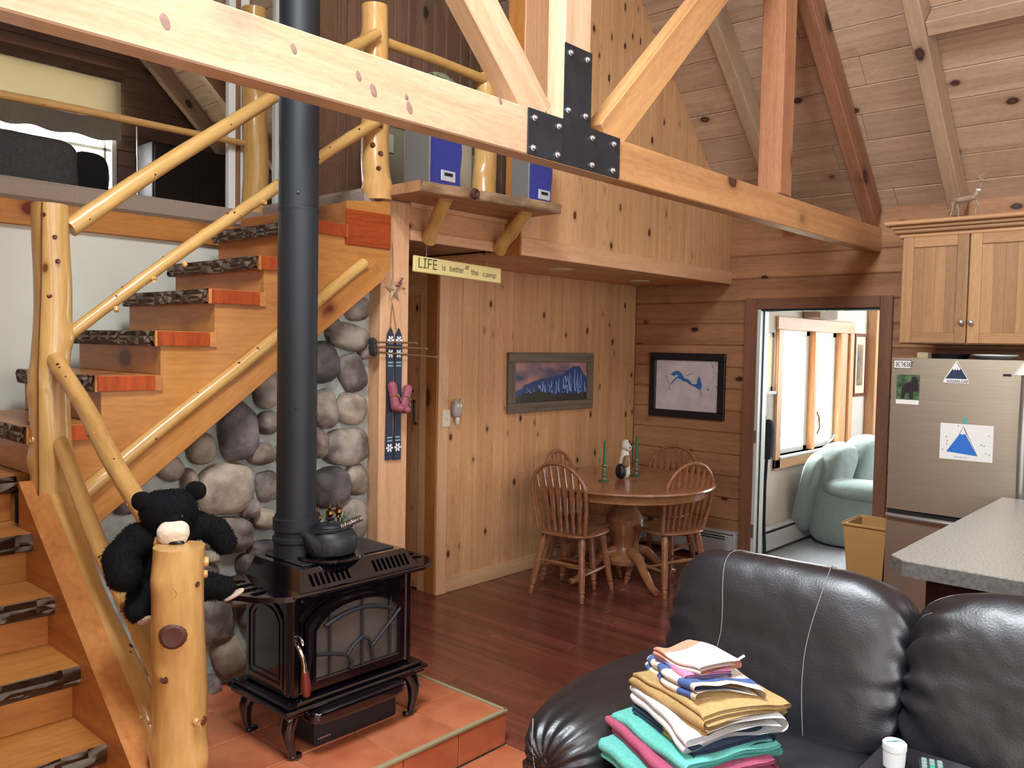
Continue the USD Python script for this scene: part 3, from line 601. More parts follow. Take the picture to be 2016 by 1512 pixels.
# ---------------------------------------------------------------- fieldstone wall under the stairs
st = struct('wall_stone')
tri = [(1.21, 0.10), (2.77, 0.10), (2.77, 2.10), (2.72, 2.06), (1.21, 0.93)]
obj('mortar', prism(tri, 0.12), 'mortar', st, np.array([[1, 0, 0, 0], [0, 0, -1, 3.61], [0, 1, 0, 0], [0, 0, 0, 1.0]]))
STONES = [(700,607,20,24,0,0),(650,640,22,17,-35,0),(683,663,38,25,-12,0),(634,713,27,40,10,2),(692,734,23,38,22,0),(638,805,20,38,8,0),(690,805,27,30,-15,1),(679,878,42,35,0,0),(629,874,12,28,0,1),(650,958,34,37,0,2),(700,943,18,32,12,1),(690,1030,28,46,0,0),
 (524,768,24,36,12,0),(467,848,35,58,6,2),(526,832,20,22,0,0),(396,883,27,30,0,1),(514,893,24,21,0,1),(332,922,25,24,-38,0),(370,949,14,26,6,1),(445,961,52,47,0,1),(526,957,19,30,10,0),(488,999,14,20,0,0),(520,1021,22,20,-10,1),(453,1053,44,33,-6,0),(516,1080,25,16,0,2),(482,1110,16,20,0,0),
 (243,995,20,18,0,2),(425,1222,30,46,8,0),(449,1290,28,42,20,1),(411,1349,18,20,0,0),(474,1180,28,15,0,1),(437,1160,20,14,0,0),(585,660,24,28,0,1),(580,745,30,38,0,0),(588,840,28,40,0,2),(575,930,24,36,8,0),(590,1010,26,30,0,1),(545,1135,26,30,0,0),(600,1120,30,24,0,2),(660,1100,34,28,0,0),(720,1085,24,34,0,1),
 (300,1010,24,22,0,0),(262,1080,24,26,0,1),(330,1100,30,34,0,0),(395,1130,30,24,0,2),(250,1160,22,30,0,0),(300,1210,28,30,0,1),(360,1200,26,30,0,0),(280,1300,28,30,0,1),(345,1300,28,36,0,0),(500,1200,30,36,0,0),(510,1280,26,30,0,1),(560,1220,30,34,0,0),(620,1200,30,30,0,2),(680,1170,26,30,0,1),(560,1300,26,26,0,0),(720,1160,22,30,0,0),(640,1270,30,28,0,0),(310,860,12,12,0,0),(590,595,22,22,0,0),(660,595,14,12,-30,1),(360,990,12,16,0,0),(410,1095,14,12,0,1),(557,893,14,18,0,1),(545,700,12,26,14,1),(720,870,8,24,0,0),(660,1020,14,16,0,1),(716,690,10,18,0,0),(722,780,8,22,0,1)]
ico = trimesh.creation.icosphere(3)
for i, (px, py, hw, hh, tilt, kind) in enumerate(STONES):
    c = ray_to_y(px, py, 3.475); ex = ray_to_y(px + 40, py, 3.475)
    sx = (ex[0] - c[0]) / 40; sz = (ray_to_y(px, py - 40, 3.475)[2] - c[2]) / 40
    if c[0] > 2.74 or c[2] < 0.12: continue
    lim = 2.06 - 0.753 * (2.72 - c[0]) - 0.02
    if c[2] > lim: continue
    n3 = np.array(ico.vertices); P = n3 / (np.abs(n3) ** 2.6).sum(1, keepdims=True) ** (1 / 2.6)
    P = P * (1 + 0.34 * (meshkit.fbm(n3 * 1.15 + i * 5.7, 3, i) - .5))[:, None]
    P = P * np.array([hw * sx * 1.04, 0.055 + 0.02 * rng.random(), hh * sz * 1.04]); a = math.radians(-tilt)
    R = np.array([[math.cos(a), 0, math.sin(a)], [0, 1, 0], [-math.sin(a), 0, math.cos(a)]]); M = np.eye(4); M[:3, :3] = R; M[:3, 3] = (c[0], 3.478, c[2])
    obj('stone', (P, np.array(ico.faces)), ('river_stone', 'river_stone_warm', 'river_stone_dark')[kind], st, M, smooth=True)

# ---------------------------------------------------------------- stairs
LX = 1.05  # inner face of the lower stringer
su = thing('staircase', 'upper flight of amber pine stairs with bark-edged slab treads rising to the loft', 'stairs', (1.9, 3.8, 1.21))
runs = [1.085 + 0.2335 * k for k in range(6)]; tz = [1.392, 1.574, 1.752, 1.934, 2.094, 2.285]
xe = [r_ + .005 for r_ in runs] + [2.49]
def slab(x0, x1, y0, y1, z1, parent, seed, axis, th=0.062, lip=0.05):
    """a slab tread with a live edge: top, end grain and a barked front edge as its own sub-part"""
    n = 26; g = np.random.default_rng(seed)
    if axis == 'x':   # front edge faces -x, runs along y
        u = np.linspace(y0, y1, n); e = x0 + 0.010 * (meshkit.noise(np.stack([u * 7, 0 * u + seed, 0 * u], 1)) - .5)
        top = [(b, a) for a, b in zip(u, e)] + [(x1, y1), (x1, y0)]
        B = [(b, a) for a, b in zip(u, e)]; nrm = np.array([-1.0, 0, 0])
    else:             # front edge faces -y, runs along x
        u = np.linspace(x0, x1, n); e = y0 + 0.016 * (meshkit.noise(np.stack([u * 7, 0 * u + seed, 0 * u], 1)) - .5)
        top = list(zip(u, e)) + [(x1, y1), (x0, y1)]; B = list(zip(u, e)); nrm = np.array([0, -1.0, 0])
    M = np.eye(4); M[2, 3] = z1 - th
    L = max(x1 - x0, y1 - y0)
    v, f = prism(top, th).vertices, prism(top, th).faces
    if axis == 'x':   # rotate so that the grain (local x) runs along y
        R = np.array([[0, -1, 0], [1, 0, 0], [0, 0, 1.0]]); M2 = np.eye(4); M2[:3, :3] = R; M2[2, 3] = z1 - th
        v = np.array(v) @ R; M = M2
    t = obj('tread', (v, f), 'amber_pine', parent, M)
    ev = []
    for k, (a, b) in enumerate(B):
        for j in range(6):
            an = math.pi * j / 5; r = 0.004 + 0.014 * meshkit.noise(np.array([u[k] * 11, j * .7, seed * 1.0]))
            ev.append(np.array([a, b, z1 - th / 2 + th / 2 * math.cos(an) * 1.0]) + nrm * (r * math.sin(an) + .0005))
    f_ = [(k * 6 + j, (k + 1) * 6 + j, (k + 1) * 6 + j + 1, k * 6 + j + 1) for k in range(n - 1) for j in range(5)]
    if axis == 'x': f_ = [q[::-1] for q in f_]
    f_ = f_ + [q[::-1] for q in f_]
    obj('bark_edge', (np.array(ev), np.array(f_)), 'bark', t, smooth=True, label='grey bark left on the front edge')
    return t
for k in range(6):
    t = slab(runs[k], xe[k + 1] + .03 if k < 5 else 2.495, 3.318, 4.15, tz[k], su, 20 + k, 'x')
    bx('end_cap', (runs[k] + .012, 3.312, tz[k] - .060), (xe[k + 1] - .004 if k < 5 else 2.486, 3.319, tz[k] - .002), 'end_grain', su, 'z', 0.001, label='reddish sawn end of the slab')
    zb = (tz[k - 1] if k else 1.21)
    bx('riser', (runs[k] + .03, 3.36, zb - .0), (runs[k] + .05, 4.15, tz[k] - .060), 'amber_pine', su, 'y', 0.002)
bx('riser', (2.50, 3.36, 2.285), (2.52, 4.30, 2.395), 'amber_pine', su, 'y', 0.002)
# sawtooth stringer facing the room
prof = [(1.10, 0.90)]
for k in range(6):
    prof += [(runs[k] + .03, (tz[k - 1] if k else 1.21)), (runs[k] + .03, tz[k] - .061)]
prof += [(2.495, tz[5] - .061), (2.495, 2.40), (2.765, 2.43), (2.765, 2.085)]
obj('stringer', prism(prof, 0.03), 'amber_pine', su, np.array([[1, 0, 0, 0], [0, 0, -1, 3.36], [0, 1, 0, 0], [0, 0, 0, 1.0]]), label='sawtooth skirt board')
bx('end_board', (2.488, 3.322, 2.19), (2.766, 3.332, 2.362), 'end_grain', su, 'x', 0.002, label='reddish board below the landing edge')
bar('trim_board', (1.22, 3.335, 0.985), (2.700, 3.335, 2.085), 0.036, 0.105, 'amber_pine', su, b=0.004)
log('half_log_trim', (1.22, 3.318, 1.085), (2.60, 3.318, 2.108), 0.030, 0.027, 'peeled_log', su, stubs=10, wob=0.05, knots=8, seed=31)
bx('landing', (0.14, 3.47, 1.15), (1.14, 4.33, 1.208), 'amber_pine', su, 'x', 0.004); bx('landing_frame', (0.14, 3.50, 0), (1.1, 4.32, 1.15), 'amber_pine', su, 'x', 0)

sl = thing('staircase', 'lower flight of orange pine stairs with dark bark-edged treads at the left picture edge', 'stairs', (0.6, 2.4, 0))
nz = [1.208, 1.035, 0.857, 0.680, 0.494, 0.320, 0.150]; ny = [3.40, 3.185, 2.985, 2.778, 2.578, 2.375, 2.17]
for k in range(7):
    t = slab(0.14, LX + .02, ny[k] - .012, ny[k] + .26 if k else 3.47, nz[k], sl, 50 + k, 'y')
    bx('riser', (0.14, ny[k] + .045, (nz[k + 1] if k < 6 else 0)), (LX + .02, ny[k] + .065, nz[k] - .06), 'amber_pine', sl, 'x', 0.002)
# closed stringer of the lower flight with a half log on its top
sp = [(3.62, 1.13), (3.62, 0.72), (2.30, -.01), (2.06, -.01), (2.06, 0.0), (2.30, 0.235)]
sp = [(3.56, 1.115), (3.56, 0.60), (2.45, -.005), (2.10, -.005), (2.10, -.002), (2.30, 0.13)]
obj('stringer', prism([(3.30, 1.20), (3.30, .80), (2.245, .0), (2.245, .36)], 0.080), 'amber_pine', sl, np.array([[0, 0, 1, LX], [1, 0, 0, 0], [0, 1, 0, 0], [0, 0, 0, 1.0]]), label='closed outer stringer')
log('half_log_trim', (1.158, 3.30, 1.150), (1.158, 2.37, 0.410), 0.041, 0.046, 'peeled_log', sl, stubs=6, wob=0.04, knots=6, seed=33)
bx('inner_stringer', (0.10, 2.05, 0), (0.139, 3.47, 0.5), 'amber_pine', sl, 'y', 0.002)
obj('skirt_board', prism([(3.30, .87), (3.30, .02), (2.30, .02), (2.30, .07)], 0.03), 'amber_pine', sl, np.array([[0, 0, 1, LX + .03], [1, 0, 0, 0], [0, 1, 0, 0], [0, 0, 0, 1.0]]))

# ---------------------------------------------------------------- log railings
R1 = thing('stair_railing', 'peeled log railing of the lower stair flight with knotty newel posts', 'railing', (1.16, 2.8, 0))
nw = log('newel_post', (1.164, 2.325, 0), (1.160, 2.325, 1.122), 0.082, 0.071, 'peeled_log', R1, stubs=5, wob=0.05, knots=7, seed=3, n=36, seg=90, bend=0.004)
knot_stub((1.110, 2.262, 0.882), (-.62, -1, 0), 0.033, 'knot_brown', nw, 'dark_knot', 0.2)
for p, r in (((1.118, 2.268, 1.085), .013), ((1.110, 2.268, 1.008), .018), ((1.180, 2.256, .615), .010), ((1.226, 2.292, 1.07), .013), ((1.222, 2.288, 1.035), .011)):
    d = np.array(p) - np.array([1.162, 2.325, p[2]]); knot_stub(p, d, r, 'peeled_log', nw, 'knot', 0.5)
cp = log('corner_post', (1.155, 3.30, 1.02), (1.168, 3.30, 2.195), 0.072, 0.060, 'peeled_log', R1, stubs=5, wob=0.05, knots=7, seed=8, n=36, seg=80, bend=0.012)
wire('crack', [(1.115, 3.245, 2.193), (1.110, 3.245, 1.9), (1.098, 3.246, 1.6), (1.096, 3.243, 1.3), (1.095, 3.240, 1.08)], 0.0025, 'knot_dark', cp, 6)
for p in ((1.155, 3.238, 2.075), (1.165, 3.238, 1.99)): knot_stub(p, (0, -1, 0), .007, 'knot_dark', cp)
log('rail', (1.163, 3.335, 1.685), (1.163, 2.385, 1.085), 0.030, 0.032, 'peeled_log', R1, stubs=8, wob=0.08, knots=9, seed=12, bend=-0.012, seg=60)
log('rail', (1.163, 3.31, 1.385), (1.163, 2.38, 0.655), 0.028, 0.030, 'peeled_log', R1, stubs=6, wob=0.05, knots=6, seed=14, bend=-0.012, seg=60)
R2 = thing('stair_railing', 'two long peeled log handrails climbing beside the upper stair flight to the loft post', 'railing', (1.9, 3.3, 2.2))
lp = log('landing_post', (2.735, 3.40, 2.44), (2.705, 3.40, 3.40), 0.073, 0.066, 'peeled_log', R2, wob=0.05, knots=7, seed=17, n=32, seg=70)
for p in ((2.70, 3.328, 2.66), (2.69, 3.33, 2.585), (2.668, 3.35, 2.70), (2.70, 3.33, 2.80)): knot_stub(p, (-.3, -1, 0), .011, 'knot_dark', lp)
log('rail', (1.225, 3.30, 2.118), (2.66, 3.31, 3.23), 0.034, 0.026, 'peeled_log', R2, stubs=12, wob=0.07, knots=14, seed=19, bend=0.014, seg=80)
log('rail', (1.215, 3.30, 1.722), (2.68, 3.33, 2.81), 0.023, 0.029, 'peeled_log', R2, stubs=14, wob=0.10, knots=14, seed=25, bend=0.022, seg=80)
for t_, a_ in ((0.22, (-.3, -1, -.4)), (0.30, (.3, -.6, -1)), (.12, (-.2, -.7, -1)), (.55, (0, -1, 0)), (.47, (0, -.7, .7))):
    p_ = np.array([1.215, 3.295, 1.722]) * (1 - t_) + np.array([2.68, 3.32, 2.81]) * t_ + np.array(a_) * .024; knot_stub(p_, a_, .010, 'peeled_log', R2, 'branch_stub', 1.1)
R3 = thing('loft_railing', 'short peeled log railing above the slab shelf on the loft landing', 'railing', (3.2, 3.42, 2.49))
log('rail', (2.76, 3.405, 3.245), (3.56, 3.405, 3.235), 0.026, 0.028, 'peeled_log', R3, wob=0.05, knots=5, seed=41)
log('post', (3.545, 3.42, 2.47), (3.535, 3.42, 3.27), 0.074, 0.058, 'peeled_log', R3, wob=0.05, knots=5, seed=43, n=28)
R4 = thing('loft_railing', 'thin peeled pole railing along the loft edge in front of the bed', 'railing', (2.0, 4.4, LOFT))
log('post', (2.64, 4.385, 2.44), (2.63, 4.385, 3.6), 0.072, 0.066, 'peeled_log', R4, wob=0.03, knots=4, seed=45, n=28)
log('rail', (0.55, 4.38, 2.815), (2.60, 4.385, 2.838), 0.023, 0.018, 'peeled_log', R4, stubs=6, wob=0.08, knots=10, seed=47)
log('rail', (0.55, 4.38, 3.40), (2.60, 4.385, 3.42), 0.030, 0.028, 'peeled_log', R4, wob=0.08, knots=10, seed=49)
# ---------------------------------------------------------------- wood stove on the hearth
sv = thing('wood_stove', 'black enamelled cast iron wood stove with arched glass door on the tiled hearth', 'stove', (2.05, 2.82, HZ))
XZ = lambda y: np.array([[1, 0, 0, 0], [0, 0, -1, y], [0, 1, 0, 0], [0, 0, 0, 1.0]])   # a drawing in x,z extruded towards -y
def rnd(poly, r, n=8): return poly.buffer(-r).buffer(r, quad_segs=n)
import shapely.geometry as sg, shapely.affinity as sa, shapely.ops as so_
def arch(x0, x1, z0, z1, rise, n=24):
    xs2 = np.linspace(x1, x0, n); t = (xs2 - x0) / (x1 - x0) * 2 - 1
    return sg.Polygon([(x0, z0), (x1, z0)] + [(x, z1 - rise * t_ ** 4 * 0.55 - rise * .45 * t_ ** 2) for x, t_ in zip(xs2, t)])
bx('body', (1.757, 2.668, .375), (2.343, 2.98, .775), 'stove_enamel', sv, 'x', 0.012)
bx('ledge', (1.700, 2.600, .345), (2.400, 3.02, .362), 'stove_enamel', sv, 'x', 0.006)
bx('ledge', (1.718, 2.618, .362), (2.382, 3.01, .378), 'stove_enamel', sv, 'x', 0.006)
bx('ledge', (1.712, 2.612, .328), (2.388, 3.01, .345), 'stove_enamel', sv, 'x', 0.006)
obj('ash_lip', puff(0.46, 0.11, 0.06, 5, 4), 'stove_enamel', sv, frame((2.03, 2.612, .318), (1, 0, 0), (0, 1, 0)), smooth=40)
bx('ash_drawer', (1.865, 2.652, HZ + .012), (2.27, 2.90, .33), 'matte_black', sv, 'x', 0.008)
bd = flat('maker_badge', rnd(sg.box(-.035, -.006, .035, .006), .003), .0015, XZ(2.652) @ np.array([[1, 0, 0, 1.905], [0, 1, 0, .197], [0, 0, 1, 0], [0, 0, 0, 1.0]]), 'steel_black', sv)
for k in range(7): bx('badge_letter', (1.876 + k * .0085, 2.649, .1935), (1.881 + k * .0085, 2.6505, .2005), 'bolt_steel', bd, b=.0003)
flat('badge_flame', [(-.004, 0), (.004, 0), (.005, .006), (.001, .015), (-.004, .007)], .0015, XZ(2.652) @ np.array([[1, 0, 0, 1.885], [0, 1, 0, .215], [0, 0, 1, 0], [0, 0, 0, 1.0]]), 'brass', sv)
for x0, x1 in ((1.760, 1.792), (2.308, 2.341)):
    bx('front_pilaster', (x0, 2.648, .385), (x1, 2.672, .768), 'stove_enamel', sv, 'z', 0.006)
bx('front_frieze', (1.80, 2.652, .735), (2.30, 2.672, .768), 'stove_enamel', sv, 'x', 0.005)
o1, o2, o3 = arch(1.815, 2.297, .395, .742, .085), arch(1.838, 2.276, .418, .722, .085), arch(1.852, 2.262, .432, .706, .080)
dr = flat('door', o1.difference(o3), .022, XZ(2.668), 'stove_enamel', sv)
flat('door_moulding', o2.difference(o3), .016, XZ(2.647), 'stove_enamel', dr)
flat('arch_moulding', arch(1.80, 2.312, .39, .752, .085).difference(arch(1.808, 2.304, .30, .745, .085)), .010, XZ(2.668), 'stove_enamel', dr)
flat('glass', o3, .004, XZ(2.652), 'stove_glass', dr)
flat('firebrick', o3, .003, XZ(2.667), 'firebrick', sv, label='sooty firebrick behind the glass')
bar('door_lip', (1.85, 2.640, .430), (2.265, 2.640, .430), .022, .018, 'stove_enamel', dr)
for xb in (1.918, 2.073, 2.215): bar('door_bar', (xb, 2.637, .425), (xb, 2.637, .69 if xb != 2.073 else .715), .010, .014, 'matte_black', dr, up=(0, 1, 0))
wire('arched_bar', [(1.855 + .405 * t, 2.635, .615 + .055 * (1 - (2 * t - 1) ** 2)) for t in np.linspace(.10, .92, 14)], .009, 'matte_black', dr)
for pts in ([(1.853, .535), (1.93, .520), (2.0, .497), (2.02, .465), (2.015, .44)], [(2.0, .497), (2.03, .53), (2.07, .552), (2.105, .535), (2.12, .49), (2.125, .45)], [(2.12, .50), (2.16, .535), (2.215, .58), (2.265, .625)]):
    wire('branch_bar', [(a, 2.633, b) for a, b in pts], .007, 'matte_black', dr)
hd = wire('door_handle', [(1.772, 2.648, .605), (1.755, 2.615, .603), (1.757, 2.600, .585), (1.766, 2.592, .555), (1.770, 2.590, .53), (1.772, 2.590, .505)], [.007, .007, .008, .009, .010, .011], 'chrome', sv)
turn('grip', [(.010, 0), (.013, .006), (.017, .05), (.018, .075), (.014, .095), (.004, .103)], (1.772, 2.590, .508), 'handle_red', hd, 18, (.10, 0, -1), label='dark red wooden grip')
wire('latch', [(1.79, 2.645, .615), (1.782, 2.625, .612), (1.784, 2.62, .592)], .006, 'chrome', hd)
# left and right side panels with an arched relief
YZ = lambda x, s: np.array([[0, 0, s, x], [1, 0, 0, 0], [0, 1, 0, 0], [0, 0, 0, 1.0]])
for x, s in ((1.757, -1), (2.343, 1)):
    p1_ = arch(2.70, 2.95, .41, .735, .07); flat('side_panel', p1_.difference(p1_.buffer(-.014)), .008, YZ(x, s), 'stove_enamel', sv)
    p2_ = p1_.buffer(-.028); flat('side_panel', p2_.difference(p2_.buffer(-.010)), .006, YZ(x, s), 'stove_enamel', sv)
    bx('side_post', (x - .008, 2.670, .385), (x + .008, 2.695, .768), 'stove_enamel', sv, 'z', .005)
# top with openwork corner shelves
top = sg.Polygon([(1.735, 2.598), (2.365, 2.598), (2.44, 2.632), (2.475, 2.69), (2.485, 2.80), (2.46, 2.93), (2.40, 3.0), (1.70, 3.0), (1.625, 2.96), (1.575, 2.87), (1.585, 2.77), (1.63, 2.675), (1.70, 2.612)])
for k in range(4):
    a = 2.70 + k * .062
    for xa, xb in ((1.612 + .012 * abs(k - 1.5), 1.712), (2.385, 2.462 - .006 * abs(k - 1.5))):
        top = top.difference(rnd(sg.box(xa, a, xb, a + .038), .012))
TP = np.eye(4); TP[2, 3] = .772
tp = flat('top_plate', top, .020, TP, 'stove_enamel', sv)
bx('top_edge', (1.728, 2.590, .776), (2.372, 2.604, .790), 'stove_enamel', sv, 'x', .005)
hob = m3.Manifold.hull_points(np.array([(x, y, z) for x, y, z in [(1.765, 2.612, .792), (2.345, 2.612, .792), (1.765, 2.995, .792), (2.345, 2.995, .792), (1.80, 2.668, .862), (2.31, 2.668, .862), (1.80, 2.975, .862), (2.31, 2.975, .862)]]))
for k in range(8):
    for xo in (1.825, 2.125): hob = hob - m3.Manifold.cube((.0145, .06, .040)).translate((xo + k * .0235, 2.600, .804))
obj('cook_top', hob, 'stove_enamel', sv)
bx('cook_plate', (1.835, 2.70, .862), (2.285, 2.965, .868), 'stove_top', sv, 'x', .003, label='matte grey cooking plate')
for x, y, s, f_ in ((1.765, 2.668, -1, -1), (2.335, 2.650, 1, -1), (1.775, 2.965, -1, 1), (2.325, 2.965, 1, 1)):
    pts = [(x - s * .03, y, .345), (x, y, .318), (x + s * .018, y + f_ * .008, .27), (x + s * .012, y + f_ * .012, .215), (x, y + f_ * .012, HZ + .02), (x - s * .004, y + f_ * .012, HZ + .010)]
    lg = obj('leg', tube(pts, [.022, .034, .029, .020, .016, .018], 14), 'stove_enamel', sv, smooth=50)
    obj('foot', puff(.055, .036, .022, 3, 3), 'stove_enamel', lg, frame((x - s * .012, y + f_ * .012, HZ + .011), (1, 0, 0), (0, 1, 0)), smooth=40)
pp = thing('stove_pipe', 'tall black metal stove pipe rising from the wood stove past the big beam', 'stove pipe', (1.915, 2.865, .868))
PX_, PY_ = 1.915, 2.865
turn('collar', [(.088, 0), (.088, .055), (.093, .06), (.093, .075), (.085, .08), (.085, .10), (.091, .105), (.091, .150), (.083, .155), (.083, .165)], (PX_, PY_, .868), 'stove_pipe_black', pp, 40)
for a, b in ((1.03, 2.245), (2.245, 2.70), (2.70, 3.9), (3.9, 5.38)):
    turn('pipe_section', [(.0775, 0), (.0775, b - a - .02), (.0795, b - a - .016), (.0795, b - a - .004), (.0765, b - a)], (PX_, PY_, a), 'stove_pipe_black', pp, 48)
for zz in (1.46, 2.29): turn('screw', [(.006, 0), (.005, .003), (.001, .004)], (PX_ - .045, PY_ - .064, zz), 'steel_black', pp, 8, (-.045, -.064, 0))

# kettle (steamer) with a spring handle on its trivet
kt = thing('kettle', 'black cast iron kettle with chrome coil handle on top of the wood stove', 'kettle', (1.99, 2.745, .868))
turn('trivet', [(.100, 0), (.128, 0), (.132, .006), (.128, .014), (.100, .014)], (1.995, 2.745, .868), 'stove_enamel', kt, 40, label='glossy round trivet')
turn('pot', [(.070, 0), (.098, .008), (.106, .035), (.103, .070), (.088, .092), (.072, .100), (.070, .106), (.010, .112)], (1.995, 2.745, .882), 'cast_iron', kt, 40)
obj('spout', tube([(1.965, 2.735, .90), (1.915, 2.725, .925), (1.875, 2.718, .960), (1.848, 2.712, .990)], [.050, .042, .024, .012], 18), 'cast_iron', kt, smooth=50)
turn('lid', [(.060, 0), (.052, .008), (.014, .014), (.012, .022), (.018, .030), (.002, .034)], (1.995, 2.745, .990), 'cast_iron', kt, 28)
wire('bail', [(1.905, 2.735, .970), (1.912, 2.70, .985), (1.955, 2.665, .990), (2.01, 2.668, .990), (2.06, 2.69, .996), (2.09, 2.73, .99), (2.098, 2.745, .972)], .004, 'cast_iron', kt)
t = np.linspace(0, 1, 150); hx_ = np.stack([1.992 + .122 * t, 2.672 + .03 * t + .011 * np.cos(t * 2 * np.pi * 12), 1.000 + .012 * t + .011 * np.sin(t * 2 * np.pi * 12)], 1)
wire('coil_handle', hx_, .0026, 'chrome', kt, 6)
# fireplace tools behind the stove
tl = thing('fireplace_tools', 'set of fireplace tools with brass finials standing behind the stove', 'fireplace tools', (2.42, 3.32, HZ))
turn('base', [(.09, 0), (.09, .012), (.03, .022), (.012, .03), (.012, .04)], (2.425, 3.30, HZ), 'matte_black', tl, 28)
turn('stand', [(.008, 0), (.008, .66)], (2.425, 3.30, HZ + .03), 'matte_black', tl, 10)
for k, (dx, zt) in enumerate(((-.100, .935), (-.033, .948), (.018, .950), (.055, .900))):
    turn('tool', [(.006, 0), (.006, .54)], (2.425 + dx, 3.30, zt - .60), 'matte_black', tl, 8)
    turn('finial', [(.006, 0), (.016, .006), (.010, .014), (.020, .028), (.017, .042), (.007, .05), (.009, .056), (.003, .07), (.001, .082)], (2.425 + dx, 3.30, zt - .075), 'brass' if k < 3 else 'patina', tl, 16)
wire('cross_arm', [(2.32, 3.30, .80), (2.50, 3.30, .80)], .007, 'matte_black', tl)

# ---------------------------------------------------------------- plush bear hugging the newel post
br = thing('plush_bear', 'black plush bear with a cream muzzle peeking over the front newel post', 'stuffed toy', (1.19, 2.48, .90))
S = [((1.180, 2.478, 1.02), .075), ((1.192, 2.472, .955), .080), ((1.185, 2.47, 1.10), .060),          # body 0-2
     ((1.190, 2.455, 1.180), .070), ((1.208, 2.44, 1.205), .062), ((1.165, 2.45, 1.205), .062), ((1.185, 2.405, 1.160), .042),  # head 3-6
     ((1.105, 2.475, 1.125), .048), ((1.055, 2.47, 1.075), .052), ((1.052, 2.44, 1.035), .050),           # left arm 7-9
     ((1.275, 2.45, 1.150), .040), ((1.335, 2.435, 1.120), .042), ((1.352, 2.415, 1.085), .038),           # right arm 10-12
     ((1.120, 2.46, .955), .050), ((1.082, 2.425, .925), .034), ((1.258, 2.44, .965), .050), ((1.345, 2.40, .945), .034)]   # legs 13-16
body = blob(S, [(0, 1), (0, 2), (2, 3), (3, 4, 5), (3, 6), (2, 7), (7, 8), (8, 9), (2, 10), (10, 11), (11, 12), (1, 13), (13, 14), (1, 15), (15, 16)], .012, 6)
bb = obj('body', body, 'bear_fur', br, smooth=True)
for c in ((1.110, 2.452, 1.240), (1.262, 2.425, 1.258)): obj('ear', puff(.064, .034, .058, 2.2, 4), 'bear_fur', br, frame(c, (RT[0], RT[1], 0), (FW[0], FW[1], 0)), smooth=True)
mz = obj('muzzle', puff(.088, .074, .066, 2.8, 4, .002, 40), 'muzzle_plush', br, frame((1.168, 2.378, 1.150), (.75, -.66, 0), (.66, .75, .25)), smooth=True, label='cream plush muzzle')
obj('nose', puff(.044, .026, .022, 2.3, 3), 'bear_nose', br, frame((1.164, 2.350, 1.124), (.75, -.66, 0), (.66, .75, .2)), smooth=True)
obj('foot_pad', puff(.050, .018, .040, 2.4, 3), 'paw_pad', br, frame((1.098, 2.405, .898), (.8, -.5, .25), (.3, .5, .8)), smooth=True)
obj('foot_pad', puff(.070, .016, .040, 2.4, 3), 'paw_pad', br, frame((1.362, 2.375, .925), (.7, -.5, .45), (-.5, .2, .85)), smooth=True)
for d in (-.020, .020): turn('eye', [(.005, 0), (.004, .003), (.001, .0045)], np.array([1.178, 2.388, 1.196]) + d * np.array([.75, -.66, 0]), 'bear_nose', br, 10, (-.55, -.8, .1))
# short pile
gg = np.random.default_rng(4); pt, fi = trimesh.sample.sample_surface(body, 9000, seed=4); nn = body.face_normals[fi]
ln = .004 + .003 * gg.random(9000); dirn = nn + gg.normal(0, .35, (9000, 3)) + [0, 0, -.25]; dirn /= np.linalg.norm(dirn, axis=1, keepdims=True)
P3 = np.stack([pt - nn * .001, pt + dirn * ln[:, None] * .5, pt + dirn * ln[:, None] + [0, 0, -.0006]], 1).reshape(-1, 3) - _loc[br]
cu = UsdGeom.BasisCurves.Define(stage, path_of('fur', br)); cu.CreateTypeAttr('linear'); cu.CreateCurveVertexCountsAttr(Vt.IntArray([3] * 9000))
cu.CreatePointsAttr(Vt.Vec3fArray.FromNumpy(P3.astype(np.float32))); cu.CreateWidthsAttr(Vt.FloatArray.FromNumpy(np.tile([.0012, .0010, .0004], 9000).astype(np.float32))); cu.SetWidthsInterpolation('vertex')
UsdShade.MaterialBindingAPI.Apply(cu.GetPrim()).Bind(MAT['bear_fur']); tag(cu.GetPrim(), kind='stuff')

# ---------------------------------------------------------------- dining corner
TX, TY = 5.12, 3.46
tb_ = thing('dining_table', 'round oak pedestal dining table in the pine corner', 'table', (TX, TY, 0))
turn('tabletop', [(.60, 0), (.632, .004), (.642, .014), (.638, .026), (.628, .030), (.01, .030)], (TX, TY, .730), 'oak_table', tb_, 72)
turn('apron', [(.575, 0), (.58, .003), (.58, .060), (.55, .060), (.55, 0)], (TX, TY, .672), 'oak_table', tb_, 64)
turn('pedestal', [(.14, 0), (.15, .03), (.11, .07), (.085, .12), (.10, .20), (.135, .27), (.14, .33), (.10, .38), (.075, .42), (.09, .46), (.13, .50), (.15, .53)], (TX, TY, .15), 'oak_table', tb_, 36)
for k in range(4):
    a = math.pi / 4 + k * math.pi / 2 + .35; d = np.array([math.cos(a), math.sin(a), 0])
    pts = [np.array([TX, TY, .24]) + d * .08, np.array([TX, TY, .22]) + d * .18, np.array([TX, TY, .12]) + d * .30, np.array([TX, TY, .055]) + d * .38, np.array([TX, TY, .04]) + d * .44]
    ft = obj('foot', tube(pts, [.040, .038, .032, .026, .024], 14), 'oak_table', tb_, smooth=50)
